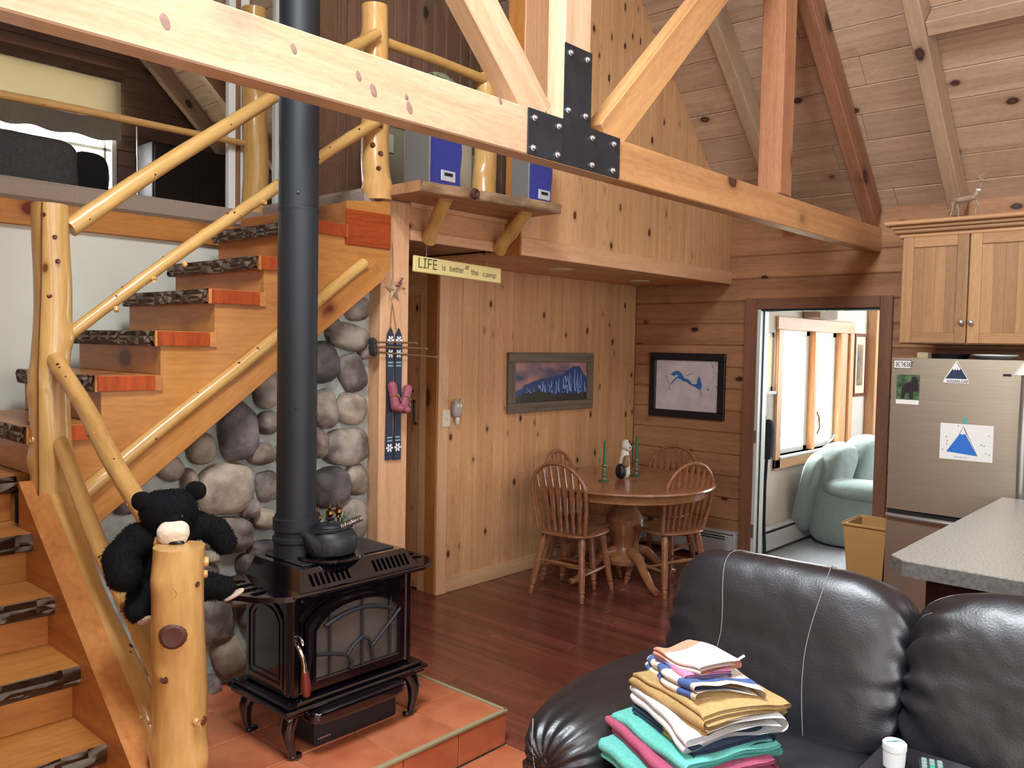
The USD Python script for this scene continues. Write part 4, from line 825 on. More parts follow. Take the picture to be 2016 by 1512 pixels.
def build_chair(name, label, group):
    t = thing(name, label, 'chair', (0, 0, 0), group)
    seat = puff(.44, .45, .040, 3.2, 4); v = np.array(seat.vertices)
    v[:, 2] += np.where(v[:, 2] > 0, -.010 * np.exp(-((v[:, 0] + .03) ** 2 + v[:, 1] ** 2) / .02), 0); v[:, 1] *= 1 + .12 * v[:, 0]
    M = np.eye(4); M[2, 3] = .435; obj('seat', (v, np.array(seat.faces)), 'oak_chair', t, M, smooth=50)
    # bow back
    th_ = np.linspace(0, np.pi, 25); lean = lambda z: -.165 - .30 * (z - .45) * .62
    bow = [(lean(.45), -.185, .445)] + [(lean(.45 + h), y, .45 + h) for y, h in [(-.195, .08), (-.208, .18), (-.212, .27)]] + [(lean(.72 + .21 * math.sin(a)), -.212 * math.cos(a), .72 + .21 * math.sin(a)) for a in th_[1:-1]] + [(lean(.45 + h), y, .45 + h) for y, h in [(.212, .27), (.208, .18), (.195, .08)]] + [(lean(.45), .185, .445)]
    obj('bow', tube(bow, .0135, 10), 'oak_chair', t, smooth=60)
    for k in range(7):
        y0 = (k - 3) * .048; y1 = (k - 3) * .056; h = .72 + .21 * math.sqrt(max(0, 1 - (y1 / .212) ** 2)); zz = np.linspace(.45, h, 14); u = (zz - .45) / (h - .45)
        half = .0072 + .011 * np.exp(-((u - .62) / .22) ** 2) + .004 * np.exp(-((u - .30) / .05) ** 2)
        pts = np.array([(lean(z), y0 + (y1 - y0) * w_, z) for z, w_ in zip(zz, u)])
        vs = np.concatenate([np.stack([pts + [a, 0, 0] + np.stack([0 * half, b * half, 0 * half], 1) for a, b in ((-.0055, -1), (.0055, -1), (.0055, 1), (-.0055, 1))], 1).reshape(-1, 3)])
        f_ = [(i * 4 + j, i * 4 + (j + 1) % 4, (i + 1) * 4 + (j + 1) % 4, (i + 1) * 4 + j) for i in range(13) for j in range(4)]
        obj('back_slat', (vs, np.array(f_)), 'oak_chair', t, smooth=30)
    prof = [(.012, 0), (.013, .03), (.017, .045), (.013, .06), (.018, .07), (.016, .08), (.019, .16), (.021, .22), (.017, .235), (.021, .25), (.017, .265), (.021, .28), (.017, .295), (.020, .34), (.022, .38), (.016, .43)]
    for sx_ in (-1, 1):
        for sy_ in (-1, 1):
            foot, topp = np.array([sx_ * .205 - (.02 if sx_ < 0 else 0), sy_ * .205, 0]), np.array([sx_ * .14, sy_ * .145, .425]); d = topp - foot
            sc_ = np.linalg.norm(d) / .43; turn('leg', [(r * 1.22, z * sc_) for r, z in prof], foot, 'oak_chair', t, 14, d)
    st_ = [(.008, 0), (.010, .2), (.015, .5), (.010, .8), (.008, 1)]
    for sy_ in (-1, 1): turn('stretcher', [(r, z * .345) for r, z in st_], (-.182, sy_ * .180, .175), 'oak_chair', t, 12, (1, 0, 0))
    turn('stretcher', [(r, z * .36) for r, z in st_], (-.02, -.18, .175), 'oak_chair', t, 12, (0, 1, 0))
    turn('stretcher', [(r, z * .33) for r, z in st_], (-.178, -.165, .235), 'oak_chair', t, 12, (0, 1, 0))
    return t
CH = [((4.66, 3.58), 8, 'oak bow-back chair left of the round table with its back to the stove'), ((5.22, 3.16), 72, 'oak bow-back chair on the near side of the round table nearest the leather sofa'),
      ((4.97, 3.72), -82, 'oak bow-back chair on the far side of the table against the vertical plank wall'), ((5.70, 3.52), 186, 'oak bow-back chair at the far end of the table under the framed lake map')]
c0 = build_chair('dining_chair', CH[0][2], 'chairs around the dining table')
for k, ((x, y), a, lab) in enumerate(CH):
    M = Gf.Matrix4d(1).SetRotate(Gf.Rotation(Gf.Vec3d(0, 0, 1), a)) * Gf.Matrix4d(1).SetTranslate(Gf.Vec3d(x, y, 0))
    if k == 0: UsdGeom.Xform(stage.GetPrimAtPath(c0)).GetOrderedXformOps()[0].Set(M); continue
    p = path_of('dining_chair'); x_ = UsdGeom.Xform.Define(stage, p); x_.GetPrim().GetReferences().AddInternalReference(c0); x_.GetPrim().SetInstanceable(True)
    UsdGeom.Xformable(x_).ClearXformOpOrder(); x_.MakeMatrixXform().Set(M); tag(x_.GetPrim(), lab, 'chair', 'chairs around the dining table')
for nm, (cx, cy), lab in (('l', (4.90, 3.50), 'green taper candle in a patina holder left of the dog figurine'), ('r', (5.31, 3.50), 'green taper candle in a patina holder right of the dog figurine')):
    t = thing('candlestick', lab, 'candle', (cx, cy, .76), 'candlesticks on the dining table')
    turn('holder', [(.040, 0), (.042, .006), (.018, .014), (.011, .03), (.018, .045), (.010, .06), (.014, .08), (.009, .10), (.020, .112), (.016, .125)], (cx, cy, .76), 'patina', t, 24)
    turn('candle', [(.011, 0), (.008, .165), (.002, .172)], (cx, cy, .883), 'candle_green', t, 14)
dg = thing('dog_figurine', 'black and white dog figurine holding a small teddy on the dining table', 'figurine', (5.14, 3.50, .76))
obj('body', blob([((5.15, 3.50, .80), .046), ((5.15, 3.50, .88), .040), ((5.155, 3.50, .95), .030)], [(0, 1), (1, 2)], .008, 4), 'figurine_white', dg, smooth=True)
obj('head', blob([((5.155, 3.49, .995), .034), ((5.14, 3.455, .985), .022), ((5.165, 3.50, 1.015), .028)], [(0, 1), (0, 2)], .006, 3), 'figurine_white', dg, smooth=True)
obj('ear', puff(.03, .05, .055, 2.4, 3), 'figurine_black', dg, frame((5.188, 3.478, .99), (1, 0, 0), (0, 1, 0)), smooth=True)
obj('patch', puff(.05, .05, .03, 2.4, 3), 'figurine_black', dg, frame((5.178, 3.49, 1.018), (1, 0, 0), (0, 1, 0)), smooth=True)
obj('nose', puff(.014, .014, .012, 2.2, 2), 'figurine_black', dg, frame((5.128, 3.436, .99), (1, 0, 0), (0, 1, 0)), smooth=True)
obj('haunch', puff(.07, .08, .11, 2.4, 3), 'figurine_black', dg, frame((5.105, 3.495, .815), (1, 0, 0), (0, 1, 0)), smooth=True)
obj('teddy', blob([((5.115, 3.462, .87), .026), ((5.112, 3.458, .91), .020), ((5.105, 3.452, .928), .009), ((5.13, 3.452, .925), .009)], [(0, 1), (1, 2), (1, 3)], .006, 2), 'figurine_brown', dg, smooth=True)

# pictures on the walls
def pframe(t, x0, x1, z0, z1, w, m, place, d=.025, name='frame'):
    for a, b, c, e, ax in ((x0, x1, z1 - w, z1, 0), (x0, x1, z0, z0 + w, 0), (x0, x0 + w, z0 + w, z1 - w, 1), (x1 - w, x1, z0 + w, z1 - w, 1)):
        M = place((a + b) / 2, (c + e) / 2, d / 2); L_, W_ = (b - a, e - c) if not ax else (e - c, b - a)
        F = M.copy()
        if ax: F[:3, 0], F[:3, 1] = M[:3, 1], -M[:3, 0]
        obj(name, cbox(L_, W_, d, .004), m, t, F)
def back_place(x, z, o):
    M = np.eye(4); M[:3, 0], M[:3, 1], M[:3, 2], M[:3, 3] = (1, 0, 0), (0, 0, 1), (0, -1, 0), (x, YB - .006 - o, z); return M
def right_place(u, z, o):   # u runs along -y so that it reads left to right
    M = np.eye(4); M[:3, 0], M[:3, 1], M[:3, 2], M[:3, 3] = (0, -1, 0), (0, 0, 1), (-1, 0, 0), (XR - o, -u, z); return M
mp_ = thing('mountain_picture', 'wide mountain sunset picture in a grey barnwood frame on the plank wall', 'picture', (5.10, YB - .02, 1.45))
px0, px1, pz0, pz1 = 4.585, 5.625, 1.215, 1.668
pframe(mp_, px0, px1, pz0, pz1, .075, 'grey_barnwood', back_place, .03)
cv = obj('print', cbox(px1 - px0 - .14, pz1 - pz0 - .14, .006, .001), 'picture_sky', mp_, back_place((px0 + px1) / 2, (pz0 + pz1) / 2, .006))
W_, H_ = px1 - px0 - .15, pz1 - pz0 - .15
def pic(name, pts, m, o): obj(name, prism([(a * W_ - W_ / 2, b * H_ - H_ / 2) for a, b in pts], .0004), m, mp_, back_place((px0 + px1) / 2, (pz0 + pz1) / 2, .0095 + o))
g = np.random.default_rng(2); rx = np.linspace(0, 1, 30); rz = np.interp(rx, [0, .12, .22, .35, .45, .6, .72, .82, .9, 1], [.25, .40, .50, .58, .62, .66, .78, .92, .86, .60]) + g.normal(0, .012, 30)
pic('ridge', [(0, 0)] + list(zip(rx, rz)) + [(1, 0)], 'picture_ridge', 0)
for k in range(26):
    a = .02 + .96 * k / 25 + g.normal(0, .01); h = np.interp(a, rx, rz); y0, y1 = .16 + .1 * g.random(), h - .06 - .12 * g.random(); w2_ = .004 + .008 * g.random(); sl_ = g.normal(0, .035)
    if y1 - y0 > .05: pic('snow_streak', [(a - w2_, y0), (a + w2_ * 1.6, y0), (a + sl_ + w2_, (y0 + y1) / 2), (a + sl_ * .6 + w2_ * .5, y1), (a + sl_ * .4 - w2_ * .5, y1), (a + sl_ - w2_, (y0 + y1) / 2)], 'picture_snow', .0005)
tx_ = np.linspace(0, 1, 44); pic('treeline', [(0, 0)] + [(x, .12 + .12 * g.random() + .10 * math.exp(-((x - .3) / .12) ** 2)) for x in tx_] + [(1, 0)], 'picture_wood', .001)
lm = thing('lake_map', 'framed lake map in a black frame on the log wall beside the doorway', 'map', (XR - .02, 3.64, 1.41))
pframe(lm, -4.004, -3.287, 1.135, 1.682, .062, 'frame_black', right_place, .03)
obj('print', cbox(.62, .45, .006, .001), 'map_paper', lm, right_place(-3.6455, 1.4085, .008))
def lk(name, pts, m, o=.012): obj(name, prism([(a * .60 - .30, .215 - b * .43) for a, b in pts], .0005), m, lm, right_place(-3.6455, 1.4085, o))
lk('lake', [(.24, .30), (.28, .25), (.33, .215), (.38, .22), (.42, .27), (.455, .335), (.47, .36), (.52, .37), (.56, .41), (.585, .455), (.63, .47), (.665, .455), (.67, .39), (.69, .31), (.725, .36), (.72, .40), (.745, .45), (.74, .52), (.715, .57), (.66, .535), (.60, .50), (.545, .47), (.50, .425), (.44, .415), (.40, .375), (.36, .36), (.33, .385), (.29, .44), (.265, .48), (.25, .50), (.262, .45), (.31, .375), (.35, .335), (.37, .31), (.34, .29), (.30, .32), (.27, .31)], 'lake_blue')
for pts in ([(.24, .49), (.225, .55), (.24, .60)], [(.235, .48), (.20, .42), (.165, .31)], [(.885, .05), (.91, .13), (.93, .17), (.915, .22), (.96, .26)], [(.72, .57), (.735, .64), (.74, .70)], [(.50, .305), (.55, .275), (.59, .26)]):
    wire('river', [right_place(-3.6455 + (a * .60 - .30), 1.4085 + .215 - b * .43, .0125)[:3, 3] for a, b in pts], .0022, 'map_line', lm, 5)
lk('pond', [(.82, .53), (.84, .53), (.86, .57), (.85, .59), (.83, .56)], 'map_line'); lk('pond', [(.965, .48), (.98, .50), (.985, .53), (.965, .51)], 'map_line')

# owl night-light and switch plate on the corner board
sw = thing('switch_plate', 'ivory light switch plate on the corner board of the plank wall', 'switch plate', (3.955, YB - .025, 1.21))
flat('plate', rnd(sg.box(-.035, -.057, .035, .057), .008), .006, np.array([[1, 0, 0, 3.962], [0, 0, -1, YB - .022], [0, 1, 0, 1.215], [0, 0, 0, 1.0]]), 'switch_ivory', sw); bx('toggle', (3.957, YB - .040, 1.205), (3.967, YB - .026, 1.228), 'switch_ivory', sw, b=.002)
ow = thing('owl_nightlight', 'small grey ceramic owl wall light beside the switch plate', 'night light', (4.05, YB - .05, 1.26))
obj('body', puff(.075, .060, .120, 2.6, 4), 'owl_ceramic', ow, frame((4.050, YB - .037, 1.272), (1, 0, 0), (0, 1, 0)), smooth=True)
for s in (-1, 1):
    obj('ear', prism([(-.012, 0), (.012, 0), (0, .03)], .02), 'owl_ceramic', ow, np.array([[1, 0, 0, 4.05 + s * .025], [0, 0, -1, YB - .035], [0, 1, 0, 1.318], [0, 0, 0, 1.0]]))
    turn('eye', [(.011, 0), (.011, .004), (.004, .006)], (4.05 + s * .015, YB - .062, 1.30), 'figurine_white', ow, 12, (0, -1, 0))
turn('bulb_stem', [(.012, 0), (.018, .012), (.012, .04), (.006, .05)], (4.05, YB - .045, 1.218), 'figurine_white', ow, 14, (0, 0, -1))
for (cx, cy), lab in (((4.64, 3.73), 'round recessed ceiling light above the mountain picture'), ((5.78, 3.83), 'round recessed ceiling light in the corner nearest the log wall')):
    t = thing('downlight', lab, 'ceiling light', (cx, cy, SOF)); turn('trim_ring', [(.055, 0), (.085, 0), (.082, -.006), (.058, -.004)], (cx, cy, SOF), 'downlight_ring', t, 32); turn('lens', [(.056, -.001), (.05, -.003), (.01, -.004)], (cx, cy, SOF), 'downlight_lens', t, 28)
# electric baseboard heater below the map
hr = thing('baseboard_heater', 'white baseboard heater on the log wall behind the dining chairs', 'heater', (XR - .03, 3.6, 0))
bx('cover', (XR - .065, 3.14, .03), (XR - .002, 4.12, .215), 'heater_white', hr, 'y', .006); bx('top_cap', (XR - .060, 3.14, .222), (XR - .002, 4.12, .245), 'heater_white', hr, 'y', .005)
bx('louver_slot', (XR - .067, 3.22, .196), (XR - .06, 3.98, .204), 'slot_black', hr, 'y', .001); bx('louver_slot', (XR - .067, 3.22, .176), (XR - .06, 3.98, .184), 'slot_black', hr, 'y', .001); bx('end_cap', (XR - .070, 3.13, .02), (XR, 3.15, .245), 'heater_white', hr, 'z', .004)
# ---------------------------------------------------------------- things hung on the timber post
FY = 3.393
sk = thing('ski_ornament', 'pair of small navy skis with white snowflakes hung on the pine post', 'ornament', (2.85, FY - .01, 1.46))
def ski_piece(name, pts, m, dep, o, parent=sk): return obj(name, prism(pts, dep), m, parent, XZ(FY - o))
for cx, z0 in ((2.823, 1.112), (2.878, 1.108)):
    w_ = .024
    s = ski_piece('ski', [(cx - w_, z0), (cx + w_, z0), (cx + w_ * .86, z0 + .30), (cx + w_, z0 + .60), (cx + w_ * .8, z0 + .655), (cx + .002, z0 + .69), (cx - w_ * .8, z0 + .655), (cx - w_, z0 + .60), (cx - w_ * .86, z0 + .30)], 'ski_navy', .008, .002)
    for zf in (1.735, 1.665, 1.175):
        for a in range(6):
            c, d = math.cos(a * math.pi / 3), math.sin(a * math.pi / 3); q = [(cx + c * .004 - d * .004, zf + d * .004 + c * .004), (cx + c * .020 - d * .006, zf + d * .020 + c * .006), (cx + c * .024, zf + d * .024), (cx + c * .020 + d * .006, zf + d * .020 - c * .006), (cx + c * .004 + d * .004, zf + d * .004 - c * .004)]
            sub('snowflake_petal', prism(q, .001), 'ski_white', s, XZ(FY - .0102))
    for zb in (1.615, 1.598, 1.225, 1.208): sub('stripe', prism([(cx - .017, zb), (cx + .017, zb), (cx + .017, zb + .008), (cx - .017, zb + .008)], .001), 'ski_stripe', s, XZ(FY - .0102))
for k, (z0, x1, z1) in enumerate(((1.722, 2.99, 1.722), (1.698, 3.055, 1.694), (1.676, 3.125, 1.648))):
    zz = z0; pl = wire('pole', [(2.705, FY - .016 - .004 * k, zz), (2.85, FY - .018 - .004 * k, (zz + z1) / 2 + .002), (x1, FY - .018 - .004 * k, z1)], .0045, 'pole_wood', sk)
    turn('basket', [(.005, 0), (.022, .003), (.025, .018), (.018, .03), (.005, .034)], (2.685, FY - .016 - .004 * k, zz), 'basket_dark', pl, 14, (1, 0, 0))
    turn('tip', [(.005, 0), (.009, .008), (.005, .02)], (x1 - .008, FY - .018 - .004 * k, z1), 'pole_wood', pl, 10, (1, 0, -.1))
for cx, cz, tilt in ((2.826, 1.445, .12), (2.905, 1.430, -.42)):
    b_ = blob([((0, 0, .055), .024), ((0, -.006, 0), .023), ((0, -.014, -.055), .025), ((0, -.05, -.06), .020)], [(0, 1), (1, 2), (2, 3)], .008, 3); M = np.eye(4); c, s = math.cos(tilt), math.sin(tilt); M[:3, :3] = [[c, 0, -s], [0, 1, 0], [s, 0, c]]; M[:3, 3] = (cx, FY - .030, cz)
    bt = obj('boot', b_, 'boot_pink', sk, M, smooth=True, label='small dusty pink boot'); wire('lace', [M[:3, :3] @ np.array(p) + M[:3, 3] for p in ((-.026, -.01, .005), (-.01, -.036, .012), (.012, -.036, 0), (.028, -.012, .008), (.035, -.02, -.03))], .003, 'string_tan', bt, 6)
wire('hanging_string', [(2.822, FY - .006, 1.79), (2.832, FY - .004, 1.90), (2.835, FY - .004, 1.93), (2.842, FY - .004, 1.90), (2.862, FY - .006, 1.79)], .0025, 'string_tan', sk, 6)
sr = thing('star_ornament', 'tan metal star with a berry sprig hung above the small skis', 'ornament', (2.84, FY - .01, 2.0))
pts = []
for k in range(10):
    r = .066 if k % 2 == 0 else .026; a = math.pi / 2 + k * math.pi / 5 + .12; pts.append((2.842 + r * math.cos(a) * .85, 1.995 + r * math.sin(a) * 1.1))
v = np.array([(x, FY - .006, z) for x, z in pts] + [(2.842, FY - .024, 1.995), (2.842, FY - .004, 1.995)]); f_ = [(k, (k + 1) % 10, 10) for k in range(10)] + [((k + 1) % 10, k, 11) for k in range(10)]
obj('star', (v, np.array(f_)), 'rust_star', sr)
wire('string', [(2.832, FY - .004, 2.235), (2.836, FY - .006, 2.10), (2.836, FY - .008, 2.05)], .002, 'string_tan', sr, 6)
for k in range(9):
    g = np.random.default_rng(k); c = (2.876 + g.normal(0, .013), FY - .018, 2.035 + g.normal(0, .012)); turn('berry', [(.001, -.006), (.005, -.003), (.0065, 0), (.005, .003), (.001, .006)], c, 'berry', sr, 8)

# hanging sign
sn = thing('hanging_sign', 'yellow wooden sign with dark lettering hanging on two chains below the shelf', 'sign', (3.29, 3.365, 2.13))
SX0, SX1, SY = 2.953, 3.627, 3.365
Ms = frame(((SX0 + SX1) / 2, SY, 2.131), (1, 0, -.028), (0, 0, 1))
obj('plank', cbox(SX1 - SX0, .086, .016, .004), 'sign_yellow', sn, Ms)
def sign_text(s, u, v_, h, sx=1.0):
    m = meshkit.text_mesh(s, h, .001); vv = np.array(m.vertices); vv[:, 0] *= sx; vv[:, 0] += u - .314; vv[:, 1] += v_; vv[:, :2] *= 1.07; vv[:, 2] += .0082
    obj('lettering', (vv, np.array(m.faces)), 'sign_ink', sn, Ms, label='painted words')
sign_text('LIFE', .022, -.018, .050, .90); sign_text('is', .185, -.014, .026); sign_text('better', .238, -.014, .028, .98); sign_text('at', .350, .008, .024); sign_text('the', .395, -.016, .028, .98); sign_text('camp', .482, -.016, .026, 1.15)
for x in (3.045, 3.507):
    z0, z1 = 2.170 - .028 * (x - 3.29), 2.262; n = int((z1 - z0) / .0024); a = np.arange(n)
    wire('chain', np.stack([x + .0035 * np.sin(a * 1.3), SY + .0035 * np.cos(a * 1.3), z0 + (z1 - z0) * a / (n - 1)], 1), .0016, 'galvanized', sn, 5)

# speakers on the shelf
for (x0, y0, w_), lab in (((2.880, 3.145, .200), 'grey loudspeaker with blue cloth front on the left end of the slab shelf'), ((3.575, 3.09, .175), 'grey loudspeaker with blue cloth front on the right end of the slab shelf')):
    t = thing('loudspeaker', lab, 'speaker', (x0 + w_ / 2, y0 + .12, 2.513), 'loudspeakers on the slab shelf'); z0 = 2.513
    bx('cabinet', (x0 - .0, y0 + .02, z0), (x0 + w_, y0 + .22 if x0 < 3 else y0 + .16, z0 + .36), 'speaker_grey', t, 'z', .008)
    u = np.linspace(0, 1, 12); pr = [(x0 + .004, z0 + .004)] + [(x0 + w_ - .004 - .006 * math.sin(a * 9), z0 + .004 + a * .352) for a in u] + [(x0 + .004, z0 + .356)]
    gr_ = obj('grille', prism(pr, .022), 'speaker_blue', t, XZ(y0 + .021), label='blue cloth front')
    bg = bx('badge', (x0 + .055, y0 - .006, z0 + .03), (x0 + .155, y0 + .0, z0 + .085), 'speaker_badge', t, 'x', .004); sub('slot', cbox(.058, .016, .002, .0005), 'slot_black', bg, frame((x0 + .105, y0 - .0065, z0 + .065), (1, 0, 0), (0, 0, 1)))
cm = obj('camouflage_bag', puff(.30, .18, .34, 2.6, 5, .03, 11, 3), 'camouflage', M=frame((3.36, 3.62, 3.10), (1, 0, 0), (0, 1, 0)), smooth=True, label='camouflage fabric bundle heaped behind the short loft railing', cat='bag')
bx('storage_crate', (3.20, 3.50, 2.49), (3.52, 3.74, 2.94), 'beige_panel', axis='z', b=.01, label='plain beige box below the camouflage bundle on the loft landing', cat='box')

# loft bedroom
bed = thing('bed', 'bed under a grey blanket by the loft window', 'bed', (2.3, 7.6, LOFT))
bl_ = puff(1.25, 1.5, .62, 7, 5, .012, 5, 5); bl_v = np.array(bl_.vertices); bl_v[:, 0] += .03 * np.sin(bl_v[:, 1] * 14) * (bl_v[:, 0] > .45)
obj('blanket', (bl_v, np.array(bl_.faces)), 'blanket_grey', bed, frame((2.22, 8.0, 3.02), (1, 0, 0), (0, 1, 0)), smooth=True)
bx('base', (1.65, 7.35, LOFT), (2.80, 8.65, 2.9), 'dark_furniture', bed, 'x', .01); bx('headboard', (1.55, 8.72, LOFT), (3.05, 8.78, 3.42), 'dark_furniture', bed, 'x', .01, label='dark headboard')
ch_ = thing('desk_chair', 'dark rounded chair back between the bed and the loft window', 'chair', (3.2, 8.3, LOFT)); obj('backrest', puff(.36, .10, .42, 3, 4), 'dark_cloth', ch_, frame((3.28, 8.35, 3.25), (1, 0, 0), (0, 1, 0)), smooth=True); turn('post', [(.03, 0), (.03, .62)], (3.28, 8.37, LOFT), 'matte_black', ch_, 12); turn('base', [(.25, 0), (.25, .03), (.04, .06)], (3.28, 8.37, LOFT), 'matte_black', ch_, 20)
wd = thing('wardrobe', 'very dark low wardrobe against the far loft wall', 'cabinet', (4.7, 9.0, LOFT)); bx('carcass', (4.12, 8.86, LOFT), (5.05, 9.26, 3.80), 'dark_furniture', wd, 'z', .008)
for k in range(2): bx('door', (4.14 + k * .45, 8.845, LOFT + .05), (4.58 + k * .45, 8.862, 3.77), 'dark_furniture', wd, 'z', .006)
lp_ = wire('cord', [(4.02, 9.0, 3.95), (4.025, 8.99, 3.4), (4.02, 9.0, 2.46)], .008, 'white_paint', label='thin white cord hanging beside the dark wardrobe in the loft', cat='cord')

# ---------------------------------------------------------------- black leather sofa
sf = thing('sofa', 'black leather reclining sofa with pale stitching facing the stove', 'sofa', (2.5, .9, 0))
def cushion(name, c, xdir, ydir, L, W, H, e, seed, amp=.006, fr=7, stitch=(), gather=0.0):
    m = puff(L, W, H, e, 6, amp, fr, seed); v = np.array(m.vertices)
    if gather:  # leather gathered towards the short seams
        u = np.abs(v[:, 0]) / (L / 2); k = np.clip((u - .55) / .45, 0, 1) ** 1.5; n = v / (np.linalg.norm(v, axis=1, keepdims=True) + 1e-9)
        an = np.arctan2(v[:, 2] / H, v[:, 1] / W); v = v + n * (gather * k * np.sin(an * 17 + 3 * meshkit.noise(v * 9 + seed)) * .5)[:, None]
    M = frame(c, xdir, ydir); p = obj(name, (v, np.array(m.faces)), 'leather', sf, M, smooth=True)
    for s in stitch:
        a = np.linspace(-.25 * np.pi, .95 * np.pi, 46); q = np.stack([np.full(46, s), np.cos(a), np.sin(a)], 1); q /= (np.abs(q) ** e).sum(1, keepdims=True) ** (1 / e)
        q = q * np.array([L, W, H]) / 2 * 1.006; nr = q / np.linalg.norm(q, axis=1, keepdims=True); q = q + nr * ((meshkit.fbm(q * fr + seed * 7.3, 3, seed) - .5) * 2 * amp)[:, None] + nr * .001
        wire('stitching', (M[:3, :3] @ q.T).T + M[:3, 3], .0014, 'stitch', p, 6)
    return p
tilt = np.array([-.30, 0, -.954]); tilt /= np.linalg.norm(tilt)     # local +y points down-front on a reclined back
up_ = np.array([.30, 0, .954]); fw_ = np.array([-.954, 0, .30])
cushion('back_cushion', (2.790, 1.205, .690), (0, 1, 0), fw_, .84, .30, .60, 4.2, 3, .006, 6, (.42, -.30), .012)
cushion('back_cushion', (2.790, .370, .705), (0, 1, 0), fw_, .86, .31, .62, 3.6, 9, .010, 7, (), .026)
cushion('seat_cushion', (2.27, 1.09, .385), (0, 1, 0), (-1, 0, 0), .76, .90, .24, 4, 5, .006, 6, (), .014)
cushion('seat_cushion', (2.27, .15, .385), (0, 1, 0), (-1, 0, 0), .70, .90, .24, 4, 6, .006, 6, (), .014)
cushion('arm', (2.36, 1.535, .485), (1, 0, 0), (0, 1, 0), .96, .34, .32, 3.0, 11, .008, 8, (), .012)
bx('arm_panel', (1.93, 1.385, .03), (2.80, 1.685, .45), 'leather', sf, 'x', .03)
wire('arm_stitching', [(1.905, 1.60, .60), (1.885, 1.585, .53), (1.882, 1.565, .44), (1.90, 1.555, .36)], .0022, 'stitch', sf, 6)
bx('base', (1.96, -.25, .03), (2.90, 1.42, .30), 'leather', sf, 'y', .02)
bx('back_shell', (2.84, -.25, .05), (3.02, 1.66, .72), 'leather', sf, 'y', .05)
bx('console', (1.99, .50, .10), (2.505, .775, .575), 'leather', sf, 'x', .012, label='flat-topped console between the seats'); bx('console_lid', (1.985, .495, .575), (2.512, .78, .602), 'leather', sf, 'x', .008)

# laundry stacked on the seat
def folded(name, label, cat, c, ang, L, W, t, layers, m, seed, amp=.006, tilt_=0.0, stripes=(), group='folded towels stacked on the sofa'):
    L, W = L * .88, W * .88; c = (c[0], c[1], .512 + (c[2] - .5) * .88)
    th = t / layers; cl = []
    for k in range(layers):
        a, b = (-W / 2, W / 2) if k % 2 == 0 else (W / 2, -W / 2); z = -t / 2 + th * (k + .5); cl += [(a, z), (b, z)]
        if k < layers - 1: cl += [(b + math.copysign(th / 2 * math.sin(q), b), z + th / 2 * (1 - math.cos(q))) for q in np.linspace(.3, math.pi - .3, 5)]
    sh_ = sg.LineString(cl).buffer(th * .47, cap_style=1, quad_segs=3); sh_ = max(getattr(sh_, 'geoms', [sh_]), key=lambda q: q.area)
    ring = np.array(sg.Polygon(sh_.exterior).segmentize(.02).exterior.coords)[:-1]; n = len(ring); K = 22; ys_ = np.linspace(-L / 2, L / 2, K); V = []
    for k, y in enumerate(ys_):
        x, z = ring[:, 0].copy(), ring[:, 1].copy(); e = 1 - .25 * max(0, (abs(y) / (L / 2) - .88) / .12) ** 2
        P = np.stack([x, np.full(n, y), z * 0.5], 1); d1 = meshkit.fbm(P * 9 + seed * 3.3, 2, seed) - .5; d2 = meshkit.fbm(P * np.array([7, 7, 30]) + seed * 5.1, 2, seed + 5) - .5
        V.append(np.stack([x + d1 * amp * 2.4, y + d2 * amp * 4 * (abs(y) / (L / 2)) ** 4, z * e + (meshkit.fbm(np.stack([x * 6, np.full(n, y * 6), 0 * x], 1) + seed, 2, seed + 9) - .5) * amp * 3.2], 1))
    V = np.concatenate(V); i, j = np.meshgrid(np.arange(K - 1), np.arange(n), indexing='ij'); q = np.stack([i * n + j, (i + 1) * n + j, (i + 1) * n + (j + 1) % n, i * n + (j + 1) % n], -1).reshape(-1, 4); F = np.vstack([q[:, [0, 1, 2]], q[:, [0, 2, 3]]])
    tv, tf = trimesh.creation.triangulate_polygon(sg.Polygon(ring), engine='earcut'); 
    if len(tv) == n:
        from scipy.spatial import cKDTree
        mp2 = cKDTree(ring).query(tv)[1]; F = np.vstack([F, mp2[tf], mp2[tf][:, ::-1] + (K - 1) * n])
    a = math.radians(ang); M = frame(c, (math.cos(a), math.sin(a), tilt_), (-math.sin(a), math.cos(a), 0))
    if stripes:
        root = thing(name, label, cat, c, group); p = obj('cloth', (V, F), m, root, M, smooth=60)
        for (y0, y1, sm) in stripes:   # woven bands: the cloth itself, a hair proud
            k0, k1 = int((y0 + .5) * (K - 1)), max(int((y0 + .5) * (K - 1)) + 1, int((y1 + .5) * (K - 1))); sel = np.concatenate([V[k * n:(k + 1) * n] for k in range(k0, k1 + 1)]); cen = np.array([0, 0, 0])
            sc_ = sel.copy(); sc_[:, 0] *= 1.008; sc_[:, 2] = sc_[:, 2] * 1.03; kk = k1 - k0; ii, jj = np.meshgrid(np.arange(kk), np.arange(n), indexing='ij'); qq = np.stack([ii * n + jj, (ii + 1) * n + jj, (ii + 1) * n + (jj + 1) % n, ii * n + (jj + 1) % n], -1).reshape(-1, 4)
            obj('woven_band', (sc_, np.vstack([qq[:, [0, 1, 2]], qq[:, [0, 2, 3]]])), sm, root, M, smooth=60)
        return root
    return obj(name, (V, F), m, M=M, smooth=60, label=label, cat=cat, group=group)
tc_ = np.array([2.125, 1.185])
folded('towel', 'folded teal towel at the bottom of the laundry pile on the sofa', 'towel', (tc_[0] - .02, tc_[1] + .02, .535), -22, .44, .40, .055, 3, 'towel_teal', 1, .010)
folded('towel', 'folded rose-pink towel between two teal towels in the laundry pile', 'towel', (tc_[0] - .01, tc_[1] + .01, .585), -25, .43, .36, .045, 3, 'towel_rose', 2, .010)
